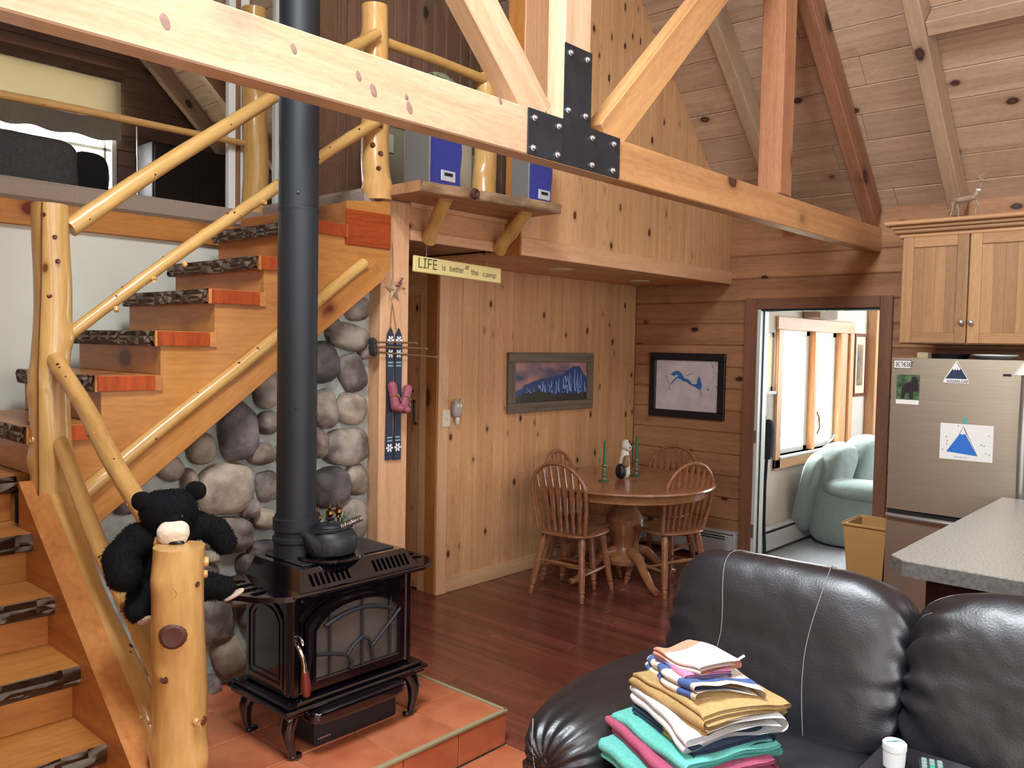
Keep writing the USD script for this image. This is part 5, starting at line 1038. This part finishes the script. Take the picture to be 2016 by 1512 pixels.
folded('towel', 'folded teal towel directly above the rose-pink one in the laundry pile', 'towel', (tc_[0], tc_[1] - .0, .628), -22, .41, .34, .045, 3, 'towel_teal', 3, .010)
folded('towel', 'folded navy striped towel sandwiched below the thick white towel', 'towel', (tc_[0] + .005, tc_[1] - .02, .660), -24, .34, .29, .026, 2, 'towel_navy', 4, .006, stripes=((-.12, .0, 'towel_tan'),))
folded('towel', 'thick folded white towel in the middle of the laundry pile', 'towel', (tc_[0] + .01, tc_[1] - .03, .698), -28, .36, .33, .052, 2, 'towel_white', 5, .013)
folded('towel', 'folded tan cloth with pale hems above the white towel', 'towel', (tc_[0] + .02, tc_[1] - .03, .755), -20, .36, .30, .065, 4, 'towel_tan', 6, .018)
folded('towel', 'cream towel with wide blue stripes near the top of the laundry pile', 'towel', (tc_[0] + .02, tc_[1] - .01, .808), -35, .34, .22, .050, 2, 'towel_cream', 7, .022, stripes=((-.38, -.22, 'towel_blue'), (-.02, .18, 'towel_blue'), (.36, .46, 'towel_blue')))
folded('washcloth', 'small folded pink and lilac washcloth below the peach one', 'washcloth', (tc_[0] + .01, tc_[1] + .015, .843), -30, .20, .15, .028, 3, 'towel_lilac', 8, .006, group='washcloths on top of the laundry', stripes=((-.5, -.1, 'towel_pink'),))
folded('washcloth', 'small folded peach and white washcloth on top of the laundry pile', 'washcloth', (tc_[0] + .01, tc_[1] + .005, .870), -15, .22, .16, .028, 2, 'towel_peach', 9, .016, group='washcloths on top of the laundry', stripes=((-.5, .22, 'towel_cream'),))
wire('drawstring', [(2.165, 1.095, .842), (2.175, 1.075, .848), (2.178, 1.060, .862)], .004, 'plastic_white', label='little drawstring toggle sticking out of the top washcloth', cat='drawstring')
# on the console
jr = thing('ointment_jar', 'squat white plastic tub standing on the sofa console', 'tub', (2.36, .70, .602)); turn('tub', [(.022, 0), (.027, .005), (.029, .04), (.029, .052)], (2.355, .705, .602), 'plastic_white', jr, 28)
turn('lid', [(.030, 0), (.031, .004), (.031, .018), (.027, .022), (.002, .023)], (2.355, .705, .652), 'plastic_white', jr, 28)
for k, wd_ in enumerate((.026, .020, .024)): obj('print_line', cbox(wd_, .003, .0005, .0001), 'plastic_teal', jr, frame((2.355 - .010 + k * .008, .705 + .006 - k * .006, .6753), (.65, -.76, 0), (.76, .65, 0)))
rm = thing('remote_control', 'grey remote control with pale and green keys on the sofa console', 'remote', (2.33, .60, .602)); Mr = frame((2.355, .607, .611), (-.93, -.30, 0), (.30, -.93, 0))
obj('case', cbox(.18, .062, .018, .006), 'remote_body', rm, Mr)
for i in range(8):
    for j in range(3): obj('key', cbox(.014, .013, .004, .001), 'key_green' if (i, j) in ((2, 1), (5, 0)) else 'key_grey', rm, Mr @ np.array([[1, 0, 0, -.075 + i * .0195], [0, 1, 0, -.019 + j * .019], [0, 0, 1, .0105], [0, 0, 0, 1.0]]))

# ---------------------------------------------------------------- kitchen
pn = thing('kitchen_peninsula', 'kitchen peninsula with grey speckled countertop behind the sofa', 'counter', (4.4, .3, 0))
ct = sg.Polygon([(3.41, 1.020), (3.475, 1.083), (5.35, 1.083), (5.35, -1.2), (3.41, -1.2)]); Mc = np.eye(4); Mc[2, 3] = .858
obj('countertop', prism(ct, .058), 'counter_edge', pn, Mc, label='dark laminate edge'); Mc2 = Mc.copy(); Mc2[2, 3] = .916; obj('top_laminate', prism(ct.buffer(-.002), .004), 'countertop', pn, Mc2, label='pale speckled laminate')
bx('base', (3.58, -1.2, 0), (5.3, .98, .858), 'wine_panel', pn, 'z', .006)
for k in range(4): bx('panel', (3.568, .96 - (k + 1) * .52, .12), (3.582, .96 - k * .52 - .03, .84), 'wine_panel', pn, 'z', .006)
FX = 5.5
fr_ = thing('refrigerator', 'stainless refrigerator with stickers and a drawing on its door', 'refrigerator', (5.88, 1.35, 0))
bx('body', (FX + .06, .95, .02), (XR - .02, 1.752, 1.67), 'matte_black', fr_, 'z', .012)
def door_mesh(z0, z1, bow):
    u = np.linspace(-1, 1, 17); y = 1.352 + .400 * u; x = FX - bow * (1 - u ** 2) + .0
    poly = sg.Polygon(list(zip(x, y)) + [(FX + .055, y[-1]), (FX + .055, y[0])]); M = np.eye(4); M[2, 3] = z0; return prism(poly, z1 - z0), M
d_, M = door_mesh(.745, 1.688, .012); fd = obj('door', d_, 'stainless', fr_, M, smooth=30)
d_, M = door_mesh(.03, .715, .012); dz = obj('freezer_drawer', d_, 'stainless', fr_, M, smooth=30)
bx('gasket', (FX + .004, .955, .715), (FX + .05, 1.75, .745), 'slot_black', fr_, 'y', .002)
hp = [(FX - .012, 1.74 - .74 * t, .700) for t in np.linspace(0, 1, 12)]; hp = [(FX - .015 - .022 * math.sin(math.pi * t), 1.748 - .78 * t, .703) for t in np.linspace(0, 1, 14)]
sub('drawer_handle', tube(hp, .017, 10), 'stainless_trim', dz, smooth=50)
sub('door_handle', tube([(FX - .02, 1.00, .76), (FX - .05, 1.015, .82), (FX - .055, 1.02, 1.2), (FX - .05, 1.015, 1.62), (FX - .02, 1.0, 1.67)], .022, 10), 'stainless_trim', fd, smooth=50)
def fx(y, z, o=.0): 
    u = (y - 1.352) / .4; return frame((FX - .012 * (1 - u * u) - .0012 - o, y, z), (0, -1, 0), (0, 0, 1))
s1 = obj('sticker', cbox(.118, .048, .001, .0003), 'paper_white', fr_, fx(1.679, 1.648), label='white bumper sticker with black capitals'); 
for (a, b, c, d) in ((-.058, .058, .0225, .0245), (-.058, .058, -.0245, -.0225), (-.060, -.058, -.0245, .0245), (.058, .060, -.0245, .0245)): sub('border', cbox(b - a, d - c, .0003, .0001), 'ink', s1, fx(1.679, 1.648, .0007) @ np.array([[1, 0, 0, (a + b) / 2], [0, 1, 0, (c + d) / 2], [0, 0, 1, 0], [0, 0, 0, 1.0]]))
m_ = meshkit.text_mesh('SKI THE EAST', .028, .0006, True); v = np.array(m_.vertices); v[:, 0] -= v[:, 0].mean(); v[:, 0] *= .104 / np.ptp(v[:, 0]); v[:, 1] -= .014; sub('lettering', (v, np.array(m_.faces)), 'ink', s1, fx(1.679, 1.648, .0006))
s2 = obj('photograph', cbox(.178, .155, .001, .0003), 'moose_photo', fr_, fx(1.629, 1.508), label='photograph of a dark moose among green leaves'); sub('caption_strip', cbox(.182, .030, .0008, .0002), 'paper_white', s2, fx(1.629, 1.418))
sub('moose', prism([(-.062, -.075), (-.058, -.01), (-.035, .02), (-.005, .032), (.0, .06), (.02, .066), (.035, .04), (.04, -.01), (.03, -.03), (.012, -.03), (.008, -.075), (-.012, -.075), (-.016, -.04), (-.035, -.04), (-.042, -.075)], .0004), 'moose_brown', s2, fx(1.629, 1.512, .0006))
s3 = obj('sticker', prism([(-.070, -.066), (.070, -.066), (.066, -.046), (.002, .066), (-.002, .066), (-.066, -.046)], .001), 'paper_white', fr_, fx(1.381, 1.612), label='triangular mountain sticker with navy lower half')
sub('mountain', prism([(-.058, -.041), (.058, -.041), (.023, .017), (.013, .009), (.007, .018), (0, .008), (-.007, .017), (-.014, .008), (-.021, .017)], .0005), 'ink_navy', s3, fx(1.381, 1.612, .0009)); sub('ridge_line', tube([(.058, -.040, 0), (.001, .058, 0)], .0016, 5), 'ink_navy', s3, fx(1.381, 1.612, .0010))
m_ = meshkit.text_mesh('SUGARLOAF', .014, .0005, True); v = np.array(m_.vertices); v[:, 0] -= v[:, 0].mean(); v[:, 0] *= .118 / np.ptp(v[:, 0]); v[:, 1] -= .0625; sub('lettering', (v, np.array(m_.faces)), 'ink_navy', s3, fx(1.381, 1.612, .0009))
s4 = obj('drawing', cbox(.285, .215, .001, .0003), 'paper_white', fr_, fx(1.313, 1.197), label='drawing of a blue mountain in falling snow')
sub('mountain', prism([(-.105, -.062), (.062, -.076), (-.002, .045), (-.012, .050), (-.02, .043), (-.03, .049), (-.04, .040)], .0005), 'ink_blue', s4, fx(1.313, 1.197, .0008)); sub('peak_outline', tube([(-.04, .04, 0), (-.016, .092, 0), (.002, .045, 0)], .0012, 5), 'ink', s4, fx(1.313, 1.197, .0010)); sub('edge_line', tube([(-.016, .092, 0), (.064, -.076, 0)], .0012, 5), 'ink', s4, fx(1.313, 1.197, .0010))
g = np.random.default_rng(8)
for k in range(34):
    a, b = g.uniform(-.13, .13), g.uniform(-.085, .098)
    if -.062 - .02 < b < .1 and abs(a + .018) < .012 + (.098 - b) * .62: continue
    ml = [cbox(.009, .0018, .0004, .0001), cbox(.0018, .009, .0004, .0001)]; vv = np.vstack([ml[0][0], ml[1][0]]); sub('snow_mark', (vv, np.vstack([ml[0][1], ml[1][1] + len(ml[0][0])])), 'ink_navy', s4, fx(1.313, 1.197, .0008) @ np.array([[1, 0, 0, a], [0, 1, 0, b], [0, 0, 1, 0], [0, 0, 0, 1.0]]))
m_ = meshkit.text_mesh('SUGARLOAF', .009, .0004); v = np.array(m_.vertices); v[:, 0] -= v[:, 0].mean(); v[:, 1] -= .095; v[:, 0] -= .03; sub('caption', (v, np.array(m_.faces)), 'picture_snow', s4, fx(1.313, 1.197, .0008))
obj('tape', cbox(.022, .05, .0006, .0002), 'plastic_teal', fr_, fx(1.325, 1.318)); obj('brand_plate', cbox(.042, .014, .001, .0003), 'matte_black', fr_, fx(1.116, 1.602))
# things on the fridge
pl = turn('platter', [(.06, 0), (.09, .006), (.125, .022), (.128, .032), (.120, .030), (.085, .012), (.01, .010)], (5.72, 1.235, 1.688), 'dish_white', n=40, label='white oval serving dish lying on top of the refrigerator', cat='dish')
turn('baking_dish', [(.07, 0), (.11, .01), (.125, .045), (.120, .045), (.10, .015), (.01, .012)], (5.78, 1.51, 1.672), 'matte_black', n=32, label='black round pan under the cabinet on the refrigerator', cat='pan')
bx('recipe_box', (5.60, 1.575, 1.670), (5.70, 1.640, 1.725), 'tan_box', axis='y', b=.004, label='small tan box at the left end of the refrigerator top', cat='box')
bx('card', (5.56, 1.60, 1.672), (5.64, 1.67, 1.690), 'green_box', axis='y', b=.002, label='bright green packet in front of the tan box on the refrigerator', cat='packet')
cb = thing('wall_cabinet', 'honey wood wall cabinet with two panelled doors above the refrigerator', 'cabinet', (5.9, 1.35, 1.78))
bx('carcass', (FX + .022, .90, 1.775), (XR - .005, 1.726, 2.455), 'maple_cabinet', cb, 'z', .003)
for y0, y1 in ((1.345, 1.714), (.968, 1.337)):
    z0, z1 = 1.782, 2.425; d0 = bx('door', (FX + .010, y0, z0), (FX + .016, y1, z1), 'maple_cabinet', cb, 'z', .002)
    for a, b in ((y0, y0 + .062), (y1 - .062, y1)): sub('stile', cbox(z1 - z0, b - a, .020, .003), 'maple_cabinet', d0, frame((FX + .008, (a + b) / 2, (z0 + z1) / 2), (0, 0, 1), (0, 1, 0)))
    for a, b in ((z0, z0 + .062), (z1 - .062, z1)): sub('rail', cbox(y1 - y0 - .124, b - a, .020, .003), 'maple_cabinet', d0, frame((FX + .008, (y0 + y1) / 2, (a + b) / 2), (0, 1, 0), (0, 0, 1)))
    n_ = 4; wy = (y1 - y0 - .124) / n_
    for k in range(n_): sub('panel_strip', cbox(z1 - z0 - .124, wy - .0006, .008, .001), 'maple_cabinet', d0, frame((FX + .012, y0 + .062 + wy * (k + .5), (z0 + z1) / 2), (0, 0, 1), (0, 1, 0)))
    ky = y0 + .022 if y0 > 1.2 else y1 - .022; pk = FX - .002; kx = [(.006, 0), (.006, .012), (.013, .018), (.015, .025), (.011, .031), (.001, .033)]
    turn('knob', kx, (FX - .001, ky, 1.905), 'galvanized', cb, 16, (-1, 0, 0))
for z0, z1, o in ((2.425, 2.452, .018), (2.452, 2.476, .045), (2.476, 2.498, .062), (2.498, 2.522, .095)): bx('crown_moulding', (FX + .015 - o, .85, z0), (XR - .005, 1.726 + o * .9, z1), 'maple_cabinet', cb, 'y', .006)
# deer made of twigs on the cabinet
de = thing('twig_deer', 'small twig deer standing on a white snow base on top of the wall cabinet', 'figurine', (5.72, 1.40, 2.525))
obj('snow', puff(.14, .30, .024, 2.5, 4, .006, 14, 2), 'snow_base', de, frame((5.72, 1.43, 2.530), (1, 0, 0), (0, 1, 0)), smooth=True)
dyy = lambda y, z, dx=0: (5.72 + dx, y, z + .010)
def tw(name, pts, r): wire(name, pts, r, 'twig', de, 7)
body_t = [dyy(1.505, 2.63), dyy(1.48, 2.655), dyy(1.43, 2.66), dyy(1.385, 2.67), dyy(1.37, 2.69)]; tw('body', body_t, [.012, .018, .020, .016, .012]); tw('body', [dyy(1.50, 2.64, .01), dyy(1.44, 2.645, .014), dyy(1.385, 2.655, .008)], .009)
tw('neck', [dyy(1.38, 2.67), dyy(1.36, 2.71), dyy(1.345, 2.745)], [.014, .010, .008]); tw('head', [dyy(1.355, 2.765), dyy(1.335, 2.76), dyy(1.31, 2.752)], [.010, .010, .006])
for a, b in ((1.50, 1.515), (1.485, 1.47), (1.39, 1.375), (1.375, 1.345)): tw('leg', [dyy(a, 2.645, .012 if b < a else -.012), dyy((a + b) / 2 - .008, 2.60, .01 if b < a else -.01), dyy(b, 2.535, .012 if b < a else -.012)], [.007, .005, .004])
for s in (-1, 1):
    tw('antler', [dyy(1.35, 2.77, s * .006), dyy(1.365, 2.79, s * .02), dyy(1.36 - s * .02, 2.815, s * .035), dyy(1.345 - s * .03, 2.83, s * .04)], [.004, .003, .002, .001]); tw('antler_tine', [dyy(1.362, 2.79, s * .02), dyy(1.335 - s * .01, 2.805, s * .03)], [.003, .001])
tw('twig_bundle', [dyy(1.56, 2.545), dyy(1.535, 2.575), dyy(1.52, 2.605)], [.004, .003, .002]); turn('red_collar', [(.013, 0), (.014, .006), (.013, .012)], dyy(1.362, 2.70), 'ski_white', de, 12, (0, -.3, 1))
bn = thing('wastebasket', 'tall tan wastebasket between the refrigerator and the doorway', 'bin', (5.72, 1.89, 0))
def ring_(z, hx0, hy0, t=0.0): return [(5.70 + sx_ * (hx0 - t), 1.895 + sy_ * (hy0 - t), z) for sx_, sy_ in ((-1, -1), (1, -1), (1, 1), (-1, 1))]
V = ring_(0, .12, .095) + ring_(.60, .165, .135) + ring_(.60, .165, .135, .008) + ring_(.01, .12, .095, .008); F = [(k, (k + 1) % 4, 4 + (k + 1) % 4, 4 + k) for k in range(4)] + [(4 + k, 4 + (k + 1) % 4, 8 + (k + 1) % 4, 8 + k) for k in range(4)] + [(8 + k, 8 + (k + 1) % 4, 12 + (k + 1) % 4, 12 + k) for k in range(4)] + [(3, 2, 1, 0), (12, 13, 14, 15)]
obj('bucket', (np.array(V), np.array(F)), 'tan_bin', bn)
for a, b in (((0, 1)), ((1, 2)), ((2, 3)), ((3, 0))): r_ = ring_(.598, .172, .142); bar('rim', r_[a], r_[b], .012, .018, 'tan_bin', bn)
pd = thing('pendant_lamp', 'white cone pendant lamp above the counter at the right picture edge', 'lamp', (4.2, .72, 1.64))
turn('shade', [(.118, 0), (.112, .012), (.06, .085), (.03, .11), (.026, .11), (.055, .083), (.108, .008)], (4.2, .712, 1.634), 'shade_white', pd, 40); turn('cap', [(.03, 0), (.028, .03), (.008, .045)], (4.2, .712, 1.742), 'brass', pd, 20); turn('cord', [(.003, 0), (.003, 2.90)], (4.2, .712, 1.78), 'matte_black', pd, 8)

# ---------------------------------------------------------------- sunroom beyond the doorway
WY = 3.14; EX = XR + .13
f2 = struct('floor_sunroom'); bx('carpet', (EX - .01, .2, -.06), (9.6, 3.4, 0.0), 'carpet_grey', f2, 'x', 0)
wsn = struct('wall_sunroom'); SX = (6.965, 8.52); SZ = (.80, 1.90); S2 = (6.42, 6.86)
for lo, hi in (((EX - .01, 0), (S2[0], 2.45)), ((S2[1], 0), (SX[0], 2.45)), ((SX[1], 0), (9.6, 2.45)), ((S2[0], 0), (S2[1], 1.37)), ((S2[0], 1.87), (S2[1], 2.45)), ((SX[0], 0), (SX[1], SZ[0])), ((SX[0], SZ[1]), (SX[1], 2.45))):
    bx('panel', (lo[0], WY, lo[1]), (hi[0], WY + .12, hi[1]), 'pale_wall', wsn, 'x', 0)
bx('panel', (9.48, .2, 0), (9.6, WY, 2.45), 'pale_wall', wsn, 'y', 0); bx('panel', (EX - .01, .1, 0), (9.6, .2, 2.45), 'pale_wall', wsn, 'x', 0)
cs = struct('ceiling_sunroom'); bx('panel', (EX - .01, .1, 2.45), (9.6, WY + .12, 2.50), 'white_paint', cs, 'x', 0)
w3 = struct('window_2')
for a, b, c, d, ax in ((SX[0] - .10, SX[0] - .0, SZ[0] - .10, SZ[1] + .0, 'z'), (SX[1], SX[1] + .10, SZ[0] - .10, SZ[1], 'z'), (SX[0] - .12, SX[1] + .10, SZ[1], SZ[1] + .11, 'x'), (SX[0] - .10, SX[1] + .10, SZ[0] - .11, SZ[0] - .02, 'x')): bx('casing', (a, WY - .025, c), (b, WY - .001, d), 'pine_trim', w3, ax, .004)
bx('sill', (SX[0] - .02, WY - .04, SZ[0] - .02), (SX[1] + .02, WY + .10, SZ[0]), 'white_paint', w3, 'x', .004)
for a, b in ((SX[0], SX[0] + .05), (SX[1] - .18, SX[1])): bx('reveal', (a, WY, SZ[0]), (b if a > 8 else a + .012, WY + .11, SZ[1]), 'pine_trim', w3, 'z', .002)
bx('mullion', (7.70, WY + .0, SZ[0]), (7.76, WY + .10, SZ[1]), 'pine_trim', w3, 'z', .003)
for a, b in ((SX[0] + .02, 7.70), (7.76, SX[1] - .18)):
    for q in ((a, b, SZ[0], SZ[0] + .045), (a, b, SZ[1] - .045, SZ[1]), (a, a + .03, SZ[0], SZ[1]), (b - .075, b, SZ[0], SZ[1])): bx('sash', (q[0], WY + .055, q[2]), (q[1], WY + .095, q[3]), 'jamb_white' if q[1] - q[0] != .075 else 'speaker_grey', w3, 'x', .003)
    bx('pane', (a + .03, WY + .073, SZ[0] + .045), (b - .04, WY + .077, SZ[1] - .045), 'window_glass', w3, b=0)
wire('crank', [(7.73, WY - .03, .95), (7.735, WY - .05, 1.0), (7.72, WY - .05, 1.10), (7.71, WY - .03, 1.16)], .008, 'brass', w3)
wire('crank', [(8.18, WY + .03, .83), (8.2, WY - .0, .86), (8.24, WY + .0, .90)], .010, 'galvanized', w3)
w4 = struct('window_3')
for q in ((S2[0], S2[1], 1.37, 1.41), (S2[0], S2[1], 1.83, 1.87), (S2[0], S2[0] + .03, 1.37, 1.87), (S2[1] - .03, S2[1], 1.37, 1.87)): bx('sash', (q[0], WY + .02, q[2]), (q[1], WY + .08, q[3]), 'jamb_white', w4, 'x', .003)
bx('pane', (S2[0], WY + .05, 1.37), (S2[1], WY + .053, 1.87), 'window_glass', w4, b=0)
bx('sill', (S2[0] - .03, WY - .02, 1.345), (S2[1] + .03, WY + .05, 1.372), 'white_paint', w4, 'x', .003)
t5 = struct('trim_4'); bx('post', (9.03, WY - .10, 0), (9.35, WY - .002, 2.45), 'pine_trim', t5, 'z', .006)
fp = thing('framed_print', 'framed animal print in a red-brown frame on the sunroom wall', 'picture', (8.80, WY - .02, 1.6))
def sun_place(x, z, o):
    M = np.eye(4); M[:3, 0], M[:3, 1], M[:3, 2], M[:3, 3] = (1, 0, 0), (0, 0, 1), (0, -1, 0), (x, WY - .002 - o, z); return M
pframe(fp, 8.66, 9.0, 1.265, 1.905, .030, 'frame_red_brown', sun_place, .02); obj('mat', cbox(.29, .59, .004, .001), 'mat_cream', fp, sun_place(8.83, 1.585, .006)); obj('print', cbox(.16, .42, .002, .0005), 'fox_print', fp, sun_place(8.83, 1.585, .010))
bx('plaid_basket', (7.38, WY - .16, 2.012), (7.80, WY - .005, 2.14), 'plaid_box', axis='x', b=.01, label='small plaid box standing on the window casing in the sunroom', cat='box')
h2 = thing('baseboard_heater', 'white baseboard heater under the sunroom window', 'heater', (7.0, WY - .04, 0)); bx('cover', (EX + .02, WY - .075, .03), (8.4, WY - .002, .18), 'heater_white', h2, 'x', .006); bx('top_cap', (EX + .02, WY - .065, .192), (8.4, WY - .002, .215), 'heater_white', h2, 'x', .006); bx('louver_slot', (EX + .02, WY - .072, .18), (8.4, WY - .02, .192), 'slot_black', h2, 'x', .001)
bg_ = thing('backpack', 'dark bag with a long strap hanging inside the sunroom doorway', 'bag', (6.62, WY - .06, 1.0)); obj('pouch', puff(.10, .10, .34, 3, 4, .008, 9, 4), 'dark_cloth', bg_, frame((6.60, WY - .075, .98), (1, 0, 0), (0, 1, 0)), smooth=True); wire('strap', [(6.58, WY - .08, .84), (6.54, WY - .09, .6), (6.545, WY - .09, .3), (6.555, WY - .10, .04)], .014, 'dark_cloth', bg_); wire('strap', [(6.60, WY - .05, 1.15), (6.62, WY - .03, 1.2), (6.63, WY - .01, 1.17)], .008, 'dark_cloth', bg_)
rc = thing('recliner_sofa', 'sage green upholstered sofa in the sunroom beyond the doorway', 'sofa', (7.9, 2.6, 0))
def rcp(name, c, d, xd, yd, e=4, amp=.008, seed=1): obj(name, puff(*d, e, 5, amp, 6, seed), 'sage_fabric', rc, frame(c, xd, yd), smooth=True)
rcp('arm', (7.46, 2.56, .28), (.90, .34, .54), (0, 1, 0), (1, 0, 0), 5, .006, 1); rcp('arm_pad', (7.44, 2.50, .52), (.85, .38, .18), (0, 1, 0), (1, 0, 0), 3, .006, 2)
rcp('back_cushion', (7.62, 2.90, .64), (.62, .26, .52), (1, 0, 0), (0, .95, .25), 3.2, .010, 3); rcp('back_cushion', (8.24, 2.88, .66), (.62, .28, .54), (1, 0, 0), (0, .95, .25), 3.2, .012, 4); rcp('back_frame', (7.9, 3.0, .46), (1.45, .16, .76), (1, 0, 0), (0, .97, .2), 5, .004, 5); rcp('seat', (8.0, 2.50, .34), (1.0, .8, .30), (1, 0, 0), (0, 1, 0), 4, .006, 6)
turn('recline_lever', [(.04, 0), (.045, .006), (.02, .012)], (7.285, 2.35, .34), 'slot_black', rc, 18, (-1, 0, 0))

# outside the windows
gr = obj('lawn', (np.array([(-30, -30, -.4), (60, -30, -.4), (60, 60, -.4), (-30, 60, -.4)], float), np.array([(0, 1, 2, 3)])), 'lawn', kind='structure')
def tree(c, h, r, n, seed, label):
    g = np.random.default_rng(seed); t = thing('tree', label, 'tree', c, 'trees outside the windows'); turn('trunk', [(.16, 0), (.12, h * .5), (.03, h)], c, 'tree_bark', t, 10)
    d = g.normal(size=(n, 3)); d /= np.linalg.norm(d, axis=1, keepdims=True); P = np.array(c) + [0, 0, h * .62] + d * (g.random((n, 1)) ** .45) * np.array([r, r, h * .42])
    a, b = g.normal(size=(n, 3)), g.normal(size=(n, 3)); a /= np.linalg.norm(a, axis=1, keepdims=True); b = np.cross(a, b); b /= np.linalg.norm(b, axis=1, keepdims=True); s = .11 + .06 * g.random((n, 1))
    V = np.stack([P - a * s, P + b * s * .5, P + a * s, P - b * s * .5], 1).reshape(-1, 3); F = np.arange(4 * n).reshape(-1, 4)
    obj('leaves', (V, F), 'leaf', t, kind='stuff')
for k, (c, h, r, lab) in enumerate((((9.6, 6.6, -.4), 3.6, 1.2, 'leafy green tree seen through the left part of the sunroom window'), ((12.0, 7.2, -.4), 4.2, 1.5, 'leafy green tree seen through the right part of the sunroom window'), ((7.3, 4.9, -.4), 3.2, .7, 'bright green tree seen through the narrow window pane beside the door jamb'))): tree(c, h, r, 2600, 60 + k, lab)
